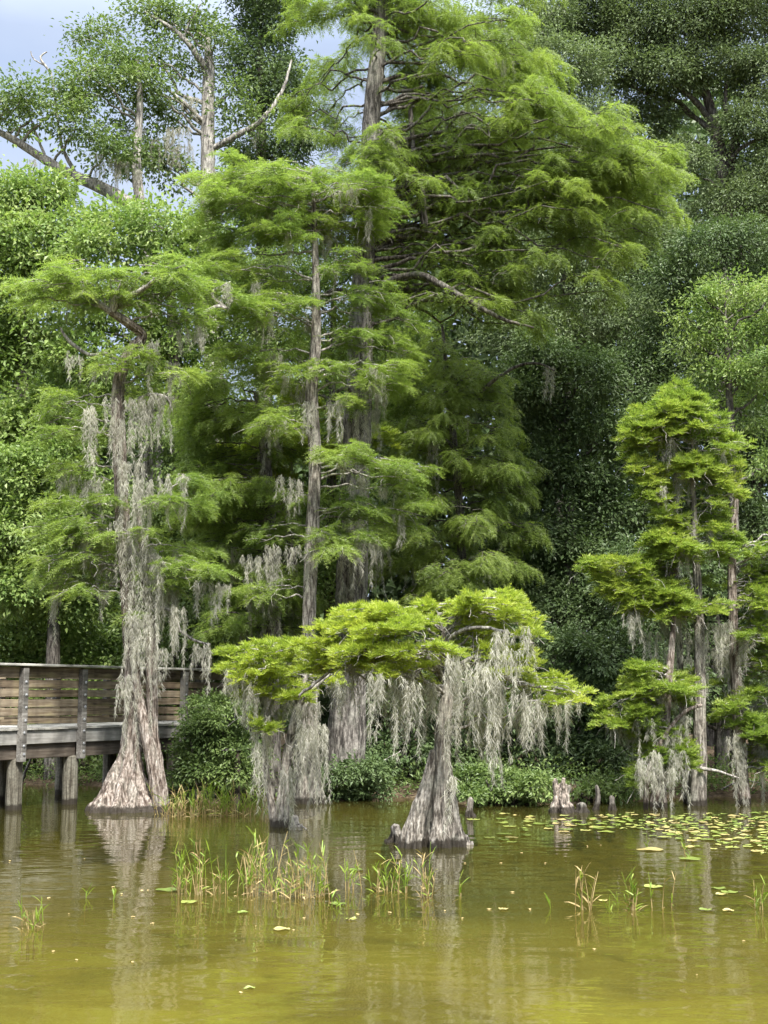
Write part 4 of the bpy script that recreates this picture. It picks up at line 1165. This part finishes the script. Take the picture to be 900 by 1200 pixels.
# deck boards across the walk: one part with the gaps between the boards
dm = MB()
s = s_lo
while s < s_hi:
    wd = .138
    zz = rng.normal(0, .0025)
    box(dm, (s + wd / 2, W / 2, zz), np.array([0, 1., 0]), np.array([-1., 0, 0]), UP, W / 2 + .035, wd / 2, .019, 0, .004)
    s += wd + .008
do = dm.build('deck', M['wood_pale'], bw)
do.location = bpt(0, 0, DECK - .022) - BA
do.rotation_euler = (0, 0, math.atan2(BU[1], BU[0]))
for k, s in enumerate(posts):
    for nn in (.12, W - .12):
        if k % 1 == 0:
            q = bpt(s - .05 + .1 * (k % 2), nn, 0)
            tm = MB()
            gz = float(ground_z(q[0], q[1])) - .3
            zs = np.array([gz, -.1, .2, .5, DECK - .53])
            tube(tm, np.stack([0 * zs + rng.normal(0, .005, 5), 0 * zs, zs], -1), [.14, .138, .137, .135, .134], 20)
            o = tm.build('piling', M['piling'], bw, None, True)
            o.location = q - BA
        # cross cap under the lower beams
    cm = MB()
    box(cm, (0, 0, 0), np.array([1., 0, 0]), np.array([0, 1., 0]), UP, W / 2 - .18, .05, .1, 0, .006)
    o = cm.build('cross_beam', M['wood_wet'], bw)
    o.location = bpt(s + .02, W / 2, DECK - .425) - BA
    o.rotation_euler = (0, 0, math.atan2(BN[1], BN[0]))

# wooden post with a short board in the shrub
pb = P(278, 932, 23.3)
pb[2] = ground_z(pb[0], pb[1])
wp = empty('marker_post', pb, 'thin wooden post with a short crossboard in front of the bank shrub', 'post')
pm = MB()
top = P(278, 880, 23.3)[2]
hh = (top - pb[2] + .3) / 2
box(pm, (0, 0, hh - .3), UP, np.array([1., 0, 0]), np.array([0, 1., 0]), hh, .05, .05, 0, .008)
pm.build('upright', M['wood_wet'], wp)
pm = MB()
box(pm, (-.11, -.02, top - pb[2] + .022), np.array([1., 0, 0]), np.array([0, 1., 0]), UP, .17, .06, .016, 0, .004)
pm.build('crossboard', M['wood'], wp)


# ------------------------------------------------------------------ cypress knees and stumps
def knee(name, label, px, py, hpx, rpx, lean=0.0, jag=0.25, seed=0, cat='cypress knee', mat='bark_knee', Y=None):
    b = G(px, py)
    if Y: b = np.array([(px - 450) / F * Y, Y, 0.0])
    sc = SC(b[1])
    h, r = hpx / sc, rpx / sc
    z = np.array([-.45, -.05, .08, .3, .55, .78, .92, 1.0])
    zz = np.where(z < 0, z, z * h)
    rr = r * np.array([1.25, 1.15, 1.0, .78, .62, .6, .52, .28])
    pts = np.stack([lean * np.maximum(zz, 0) + 0.02 * np.sin(zz * 9 + seed), 0 * zz, zz], -1)
    p, q = resample(pts, rr, .02)
    m = MB()

    def disp(R, th, pp):
        c = np.stack([np.cos(th)[None] * 1.8 + 0 * pp[:, :1], np.sin(th)[None] * 1.8 + 0 * pp[:, :1], pp[:, 2:3] * 5 + seed + 0 * th[None]], -1)
        c2 = c * np.array([2.6, 2.6, 2.0])
        fl = np.cos(5 * th[None] + seed + 3 * pp[:, 2:3])
        return R * (1 + jag * vnoise(c) + jag * .7 * vnoise(c2) + .14 * fl)
    tube(m, p, q, 32, 0, True, disp)
    o = m.build(name, M[mat], None, None, True, b)
    return tag(o, label, cat)


def snag_stump(label, px, py, hpx, rpx, n=7):
    b = G(px, py)
    sc = SC(b[1])
    h, r = hpx / sc, rpx / sc
    r_ = np.random.default_rng(4)
    m = MB()
    for i in range(n + 1):                            # a core and the ragged roots fused round it
        az = i * 6.283 / n + r_.normal(0, .2)
        e = np.array([math.cos(az), math.sin(az), 0]) if i < n else np.zeros(3)
        H = h * (r_.uniform(.55, 1.05) if i < n else .85)
        pts = np.array([e * r * 1.1 - UP * .3, e * r * .95, e * r * .62 + UP * H * .3, e * r * .5 + UP * H * .65, e * r * r_.uniform(.4, .9) + UP * H])
        p, q = resample(pts, r * np.array([.42, .4, .34, .36, .16]) * (1.5 if i == n else 1), .015)
        tube(m, p, q, 14, 0, True, lambda R, th, pp: R * (1 + .38 * vnoise(np.stack([np.cos(th)[None] * 2 + i + 0 * pp[:, :1], np.sin(th)[None] * 2 + 0 * pp[:, :1], pp[:, 2:3] * 9 + 0 * th[None]], -1)) + .2 * vnoise(np.stack([np.cos(th)[None] * 5 + i + 0 * pp[:, :1], np.sin(th)[None] * 5 + 0 * pp[:, :1], pp[:, 2:3] * 22 + 0 * th[None]], -1))))
    return tag(m.build('stump', M['bark_stump'], None, None, True, b), label, 'stump')


knee('cypress_knee', 'squat knobbly knee left of the umbrella-crowned cypress base', 464, 987, 20, 10, -.1, .7, 1, mat='bark')
knee('cypress_knee', 'small rounded knee touching the left root of the umbrella-crowned cypress', 474, 990, 11, 8, .1, .6, 2, mat='bark')
knee('cypress_knee', 'narrow knee with a knobbed head right of the umbrella-crowned cypress base', 551, 957, 22, 4.5, .05, .6, 3, mat='bark')
knee('cypress_knee', 'dark low root lump at the right foot of the umbrella-crowned cypress', 545, 990, 12, 7, 0, .4, 4)
snag_stump('jagged pale stump with orange patches at the edge of the lily pads', 658, 952, 38, 11)
knee('cypress_knee', 'slim upright knee on the dark bank right of the jagged stump', 699, 949, 28, 3.6, .03, .4, 6, mat='bark_dark')
knee('cypress_knee', 'short grey knee close beside the jagged stump', 680, 952, 11, 7, -.1, .6, 7, mat='bark_dark')
knee('cypress_knee', 'pair-like blunt knee behind the jagged stump toward the right', 716, 949, 16, 4, .1, .5, 8, mat='bark_dark')
knee('cypress_knee', 'moss-stained knee at the foot of the small leaning cypress', 345, 969, 13, 6, .2, .4, 9)

# fallen branches and roots on the waterline
def stick(label, pts, r, mat='bark_pale'):
    p = np.array(pts, float)
    q, rr = resample(p, np.linspace(r, r * .35, len(p)), .06)
    m = MB()
    tube(m, q + rng.normal(0, .006, q.shape), rr, 7)
    return tag(m.build('fallen_branch', M[mat], None, p[0], True), label, 'branch')


stick('pale bent branch hanging under the boardwalk between two pilings', [P(22, 926, 24.8), P(30, 905, 24.7), P(36, 890, 24.6), P(44, 884, 24.5)], .035)
stick('thin twig standing in the water below the leaning cypress', [G(368, 973) - UP * .1, P(350, 966, 19.0), P(335, 972, 19.1)], .012)
stick('pale dead branch lying on the dark bank behind the umbrella-crowned cypress', [P(400, 930, 24.6), P(425, 908, 24.5), P(452, 890, 24.6), P(470, 880, 24.7)], .022)
stick('dead forked stick on the bank under the pond cypresses', [P(846, 925, 24.6), P(868, 915, 24.4), P(893, 918, 24.3)], .02)

# ------------------------------------------------------------------ reeds
def reed_mesh(nst, h, spread, dry=.4, seed=0, leafl=.2):
    r = np.random.default_rng(seed)
    m = MB()
    for i in range(nst):
        b = np.array([r.normal(0, spread[0]), r.normal(0, spread[1]), -.25])
        H = h * r.uniform(.45, 1.08)
        lean = r.normal(0, .16, 3) * np.array([1, 1, 0])
        t = np.linspace(0, 1, 6)[:, None]
        pts = b + UP * (H + .25) * t + lean * H * t * t
        bent = r.random() < .12
        if bent:
            pts[3:] += (pts[3] - pts[3:]) * .5 + r.normal(0, .5, 3) * np.array([1, 1, 0]) * H * .5 * (t[3:] - t[3])
        isdry = r.random() < dry
        tube(m, pts[:4], np.linspace(.0045, .004, 4), 4, 1)
        tube(m, pts[3:], np.linspace(.004, .002, 3), 4, 1 if isdry else 0)
        nl = r.integers(3, 7)
        for j in range(nl):
            s = r.uniform(.35, .98)
            p = np.array([np.interp(s, t[:, 0], pts[:, c]) for c in range(3)])
            az = r.uniform(0, 6.28)
            el = r.uniform(.5, 1.3) if s > .5 else r.uniform(.1, .9)
            d = np.array([math.cos(az) * math.cos(el), math.sin(az) * math.cos(el), math.sin(el)])
            LL = leafl * r.uniform(.5, 1.2)
            w = unit(np.cross(d, [r.normal(0, .6), r.normal(0, .6), 1])) * r.uniform(.004, .008)
            g = unit(np.cross(w, d))
            q = [p, p + d * LL * .35 + g * 0, p + d * LL * .7 - UP * LL * .06, p + d * LL - UP * LL * .2]
            v = [q[0] - w * .6, q[0] + w * .6, q[1] - w, q[1] + w, q[2] - w * .7, q[2] + w * .7, q[3]]
            mt = 1 if (s < .5 and r.random() < .75) or (isdry and r.random() < .5) else 0
            m.add(v, [(0, 1, 3, 2), (2, 3, 5, 4)], mt)
            m.add(v[4:], [(0, 1, 2)], mt)
    return m


def reed(label, px, py, nst, hpx, wpx, dry=.3, group='reeds standing in the shallows', seed=None, name='reed_tuft', cat='reeds', dep=.5, ll=None):
    b = G(px, py)
    sc = SC(b[1])
    seed = seed if seed is not None else int(px * 7 + py)
    m = reed_mesh(max(1, int(nst * .95)), hpx * 1.0 / sc, (wpx / sc * .45, wpx / sc * .45 * dep), dry, seed, ll or .16)
    o = m.build(name, [M['reed'], M['reed_dry']], None, None, False, b)
    return tag(o, label, cat, group)


for a in [
    ('broad reed tuft at the left end of the foreground row', 232, 1048, 26, 58, 46, .35),
    ('loose reed stems just left of the broad end tuft', 206, 1044, 4, 40, 14, .3),
    ('reed tuft with a floating leaf in it, second from left in the row', 288, 1048, 22, 56, 34, .45),
    ('tallest bright reed tuft in the middle of the left row', 320, 1050, 26, 66, 36, .4),
    ('dense straw-footed reed tuft at the right end of the thick clump', 352, 1052, 26, 58, 34, .55),
    ('upright reeds closing the thick clump on the right', 378, 1050, 9, 58, 12, .3),
    ('sparse reed tuft with one pad between thick clump and base', 416, 1042, 9, 44, 20, .3),
    ('reed tuft in the right half of the row before the umbrella-crowned cypress', 452, 1044, 12, 38, 22, .3),
    ('small reed group left of the brown-stemmed tuft', 478, 1046, 7, 36, 14, .25),
    ('brown-stemmed reed tuft below the umbrella-crowned cypress base', 500, 1052, 13, 58, 14, .7),
    ('single bent reed right of the brown-stemmed tuft', 536, 1050, 3, 28, 14, .5),
    ('low thin reeds leaning over the water in front of the thick clump', 392, 1064, 4, 14, 20, .2),
    ('brown crossed reeds in the open water, left of the right-hand pair', 682, 1066, 10, 46, 13, .65),
    ('green-topped reed tuft, right of the right-hand pair in open water', 741, 1066, 11, 50, 9, .35),
    ('lone thin reed left of the brown crossed reeds', 644, 1064, 1, 18, 3, 0),
    ('pair of short reeds between the two open-water tufts', 712, 1066, 2, 20, 4, 0),
    ('bent reed with drooping tip right of the green-topped tuft', 778, 1064, 4, 40, 14, .4),
    ('single thin reed left of the bent drooping reed', 727, 1060, 2, 26, 6, .1),
    ('reeds cut by the right edge of the picture', 892, 1066, 6, 32, 12, .3),
    ('scattered grassy reeds near the left edge in open water', 34, 1088, 9, 34, 26, .35),
    ('two tiny reed tips right of the left-edge reeds', 104, 1052, 2, 16, 6, .2),
    ('lone green reed near the reflection of the boardwalk cypress', 131, 1056, 2, 24, 4, .1),
    ('tall bent stem rising among the lily pads', 763, 994, 2, 38, 8, .2),
    ('thin forked stem among the lily pads right of the tall bent one', 808, 1006, 3, 36, 10, .2),
]:
    reed(*a)
for a in [
    ('pale straw grass beside the foot of the boardwalk cypress', 205, 956, 26, 30, 26, .75), ('green shore grass second from the boardwalk cypress', 226, 957, 30, 34, 26, .4), ('bright tall shore grass in the middle of the bank strip', 248, 957, 30, 40, 24, .25),
    ('shore grass below the marker post', 270, 956, 28, 34, 24, .35), ('shore grass at the right end of the bank strip', 292, 955, 22, 30, 22, .4), ('thin grass left of the leaning moss-wrapped cypress', 308, 960, 8, 34, 10, .3)]:
    reed(*a, group='shore grass on the bank strip', name='grass_tuft', cat='grass', ll=.24)

# ------------------------------------------------------------------ lily pads
mat_p, nt, out = new_mat('lily_pad')
Lk = nt.links
oi = N(nt, 'ShaderNodeObjectInfo')
geo = N(nt, 'ShaderNodeNewGeometry')
nz = N(nt, 'ShaderNodeTexNoise', Scale=14.0, Detail=3.0)
Lk.new(geo.outputs['Position'], nz.inputs['Vector'])
ad = N(nt, 'ShaderNodeMath', operation='MULTIPLY_ADD')
Lk.new(nz.outputs['Fac'], ad.inputs[0])
ad.inputs[1].default_value = .5
Lk.new(oi.outputs['Random'], ad.inputs[2])
col = ramp(nt, ad.outputs[0], [(.2, (.08, .12, .025)), (.55, (.15, .19, .04)), (.85, (.23, .25, .07)), (1.0, (.30, .25, .10))])
pr = N(nt, 'ShaderNodeBsdfPrincipled', Roughness=.3)
Lk.new(col, pr.inputs['Base Color'])
Lk.new(pr.outputs[0], out.inputs['Surface'])


def pad_mesh(seed):
    r = np.random.default_rng(seed)
    m = MB()
    n = 26
    th = np.linspace(.14, 2 * math.pi - .14, n)
    rings = [0.0, .4, .75, .93, 1.0]
    ph = r.uniform(0, 6, 3)
    V = []
    for q in rings:
        rr = q * (1 + .05 * np.sin(2 * th + ph[0]) + .04 * np.sin(3 * th + ph[1]))
        zz = .006 + (.02 * np.clip(q - .7, 0, 1) ** 1.2 * (1 + np.sin(2 * th + ph[2])) if q > .7 else 0 * th) + .004 * np.sin(4 * th + ph[1]) * q
        V.append(np.stack([rr * np.cos(th), rr * np.sin(th), zz], -1))
    V = np.stack(V)
    i = np.arange(len(rings) - 1)[:, None] * n
    j = np.arange(n - 1)[None]
    m.add(V.reshape(-1, 3), np.stack([i + j, i + j + 1, i + n + j + 1, i + n + j], -1).reshape(-1, 4))
    return m


proto = []
for s in range(5):
    me_o = pad_mesh(s).build('lily_pad', mat_p, None, None, True)
    proto.append(me_o)
used = [False] * 5


def lily(px, py, r, label, group=None, flat=1.0):
    k = random.randrange(5)
    if not used[k]:
        o = proto[k]
        used[k] = True
    else:
        o = proto[k].copy()
        COL.objects.link(o)
    b = G(px, py)
    o.location = (b[0], b[1], .002 + random.uniform(0, .004))
    o.rotation_euler = (rng.normal(0, .012), rng.normal(0, .012), rng.uniform(0, 6.28))
    r *= .8
    o.scale = (r, r * rng.uniform(.85, 1.0), .8)
    for key in ('group',):
        if key in o: del o[key]
    return tag(o, label, 'lily pad', group)


placed = []


def scatter(n, fx, label, group, rlo, rhi):
    c = tries = 0
    while c < n and tries < n * 60:
        tries += 1
        px, py = fx()
        b = G(px, py)
        r = random.uniform(rlo, rhi)
        if any((b[0] - q[0]) ** 2 + (b[1] - q[1]) ** 2 < (.86 * (r + q[2])) ** 2 for q in placed):
            continue
        placed.append((b[0], b[1], r))
        lily(px, py, r, label, group)
        c += 1


def dense():
    while True:
        px = random.uniform(690, 935)
        py = random.triangular(952, 1005, 962)
        if py < 956 + (px - 690) * .21 + random.uniform(-3, 14):
            return px, py


scatter(225, dense, 'yellow-green lily pad in the crowded patch before the right-hand cypresses', 'lily pads crowded at the right', .055, .135)
scatter(26, lambda: (random.uniform(612, 720), random.uniform(956, 976)), 'lily pad in the looser scatter between jagged stump and crowded patch', 'lily pads by the jagged stump', .08, .17)
scatter(12, lambda: (random.uniform(552, 625), random.uniform(954, 990)), 'small lily pad drifting off the right side of the umbrella-crowned cypress', 'lily pads off the umbrella-crowned cypress', .07, .14)
for a in [(762, 996, .20, 'broad pale lily pad with a bent stem, in front of the crowded patch'), (808, 1007, .17, 'lily pad at the front edge of the crowded patch under a forked stem'),
          (195, 1044, .13, 'long pale pad floating left of the broad end reed tuft'), (222, 1058, .11, 'pale pad in front of the broad end reed tuft'), (296, 1030, .10, 'pad caught among the second reed tuft'), (285, 1070, .07, 'small pad in front of the second reed tuft'),
          (330, 1090, .09, 'lone small pad well in front of the thick reed clump'), (417, 1020, .10, 'pad held between the sparse reeds'), (396, 1060, .09, 'pad under the low leaning reeds'), (412, 1078, .06, 'tiny pad below the low leaning reeds'),
          (700, 970, .17, 'pad alone left of the crowded patch front edge'), (766, 1040, .12, 'pad leaning on the bent drooping reed'), (842, 1042, .09, 'left one of three small pads in open water at right'), (855, 1046, .10, 'right one of three small pads in open water at right'), (846, 1049, .08, 'front one of three small pads in open water at right'),
          (828, 1067, .08, 'left pad of the two front specks at right'), (853, 1068, .07, 'right pad of the two front specks at right'), (590, 1066, .06, 'tiny pad alone in the central open water'), (292, 1159, .05, 'tiny pale pad nearest the camera at lower left'), (706, 1056, .06, 'tiny pad beside the pair of short reeds')]:
    lily(*a)


# floating specks on the open water
def speck(px, py, r, label):
    m = MB()
    n = 7
    th = np.arange(n) / n * 6.283
    v = np.stack([r * np.cos(th), r * .6 * np.sin(th), .006 + .004 * np.sin(3 * th)], -1)
    m.add(np.concatenate([v, [[0, 0, .012]]]), [(i, (i + 1) % n, n) for i in range(n)])
    o = m.build('floating_leaf', M['reed_dry'], None, None, False, G(px, py))
    o.rotation_euler = (0, 0, rng.uniform(0, 6))
    return tag(o, label, 'leaf', 'fallen leaves floating on open water')


for px, py in [(132, 1040), (165, 1044), (173, 1044), (142, 1048), (155, 1075), (58, 1053), (282, 1164), (602, 1046), (588, 1012), (612, 1000), (640, 1012), (668, 990), (690, 992), (702, 991), (420, 1072), (545, 1012), (456, 1070), (520, 1068), (622, 1066), (575, 1066)]:
    speck(px + rng.uniform(-2, 2), py, rng.uniform(.014, .028), 'small pale fallen leaf afloat on the open water')
for _ in range(24):
    speck(rng.uniform(5, 895), 1004 + 180 * rng.random() ** 1.5, rng.uniform(.007, .02), 'small pale fallen leaf afloat on the open water')
for k in range(5):
    if not used[k]:
        bpy.data.objects.remove(proto[k])
# ------------------------------------------------------------------ world, sun, camera
w = bpy.data.worlds.new('World')
scene.world = w
w.use_nodes = True
nt = w.node_tree
for n in list(nt.nodes):
    nt.nodes.remove(n)
SUN_EL, SUN_AZ = math.radians(52), math.radians(162)      # azimuth clockwise from +Y
out = nt.nodes.new('ShaderNodeOutputWorld')
sky = nt.nodes.new('ShaderNodeTexSky')
sky.sky_type = 'NISHITA'
sky.sun_disc = False
sky.sun_elevation = SUN_EL
sky.sun_rotation = SUN_AZ
sky.dust_density = 2.0
bg = nt.nodes.new('ShaderNodeBackground')
bg.inputs[1].default_value = 0.085
tc = nt.nodes.new('ShaderNodeTexCoord')
nz = N(nt, 'ShaderNodeTexNoise', Scale=3.2, Detail=6.0, Roughness=0.55)
mp = N(nt, 'ShaderNodeMapping')
mp.inputs['Scale'].default_value = (1, 1, 2.2)
nt.links.new(tc.outputs['Generated'], mp.inputs['Vector'])
nt.links.new(mp.outputs[0], nz.inputs['Vector'])
cf = ramp(nt, nz.outputs['Fac'], [(0.32, (0.6,) * 3), (0.62, (0.97,) * 3)])
sz = N(nt, 'ShaderNodeSeparateXYZ')
nt.links.new(tc.outputs['Generated'], sz.inputs[0])
cc = ramp(nt, sz.outputs['Z'], [(0.47, (0.09, 0.104, 0.132)), (0.56, (0.25, 0.27, 0.32)), (0.8, (1, 1, 1))])     # overcast: brighter towards the zenith
cc = mixc(nt, 1.0, cc, (32.0, 32.2, 32.6), 'MULTIPLY')
c = mixc(nt, cf, sky.outputs[0], cc)
nt.links.new(c, bg.inputs[0])
nt.links.new(bg.outputs[0], out.inputs[0])

sl = bpy.data.lights.new('sun', 'SUN')
sl.energy = 3.3
sl.angle = math.radians(8)
sl.color = (1.0, 0.955, 0.88)
so = bpy.data.objects.new('sun', sl)
COL.objects.link(so)
sd = np.array([math.sin(SUN_AZ) * math.cos(SUN_EL), math.cos(SUN_AZ) * math.cos(SUN_EL), math.sin(SUN_EL)])
from mathutils import Vector
so.rotation_euler = Vector(sd).to_track_quat('Z', 'Y').to_euler()
so.location = (0, 0, 40)

cam = bpy.data.cameras.new('camera')
cam.sensor_fit = 'VERTICAL'
cam.sensor_height = 24.0
cam.lens = F / CH * 24.0
cam.clip_end = 2000
co = bpy.data.objects.new('camera', cam)
co.location = (0, 0, CAM_H)
co.rotation_euler = (math.pi / 2 + PITCH, 0, 0)
COL.objects.link(co)
scene.camera = co

scene.view_settings.view_transform = 'Standard'
scene.view_settings.look = 'None'
scene.view_settings.gamma = 1.0
scene.view_settings.exposure = 1.5
scene.render.film_transparent = False
cy = scene.cycles
cy.max_bounces = 12
cy.diffuse_bounces = 7
cy.glossy_bounces = 3
cy.transmission_bounces = 4
cy.transparent_max_bounces = 8
cy.sample_clamp_indirect = 6.0
cy.caustics_reflective = False
cy.caustics_refractive = False
cy.use_denoising = True
cy.denoiser = 'OPENIMAGEDENOISE'
cy.denoising_prefilter = 'ACCURATE'
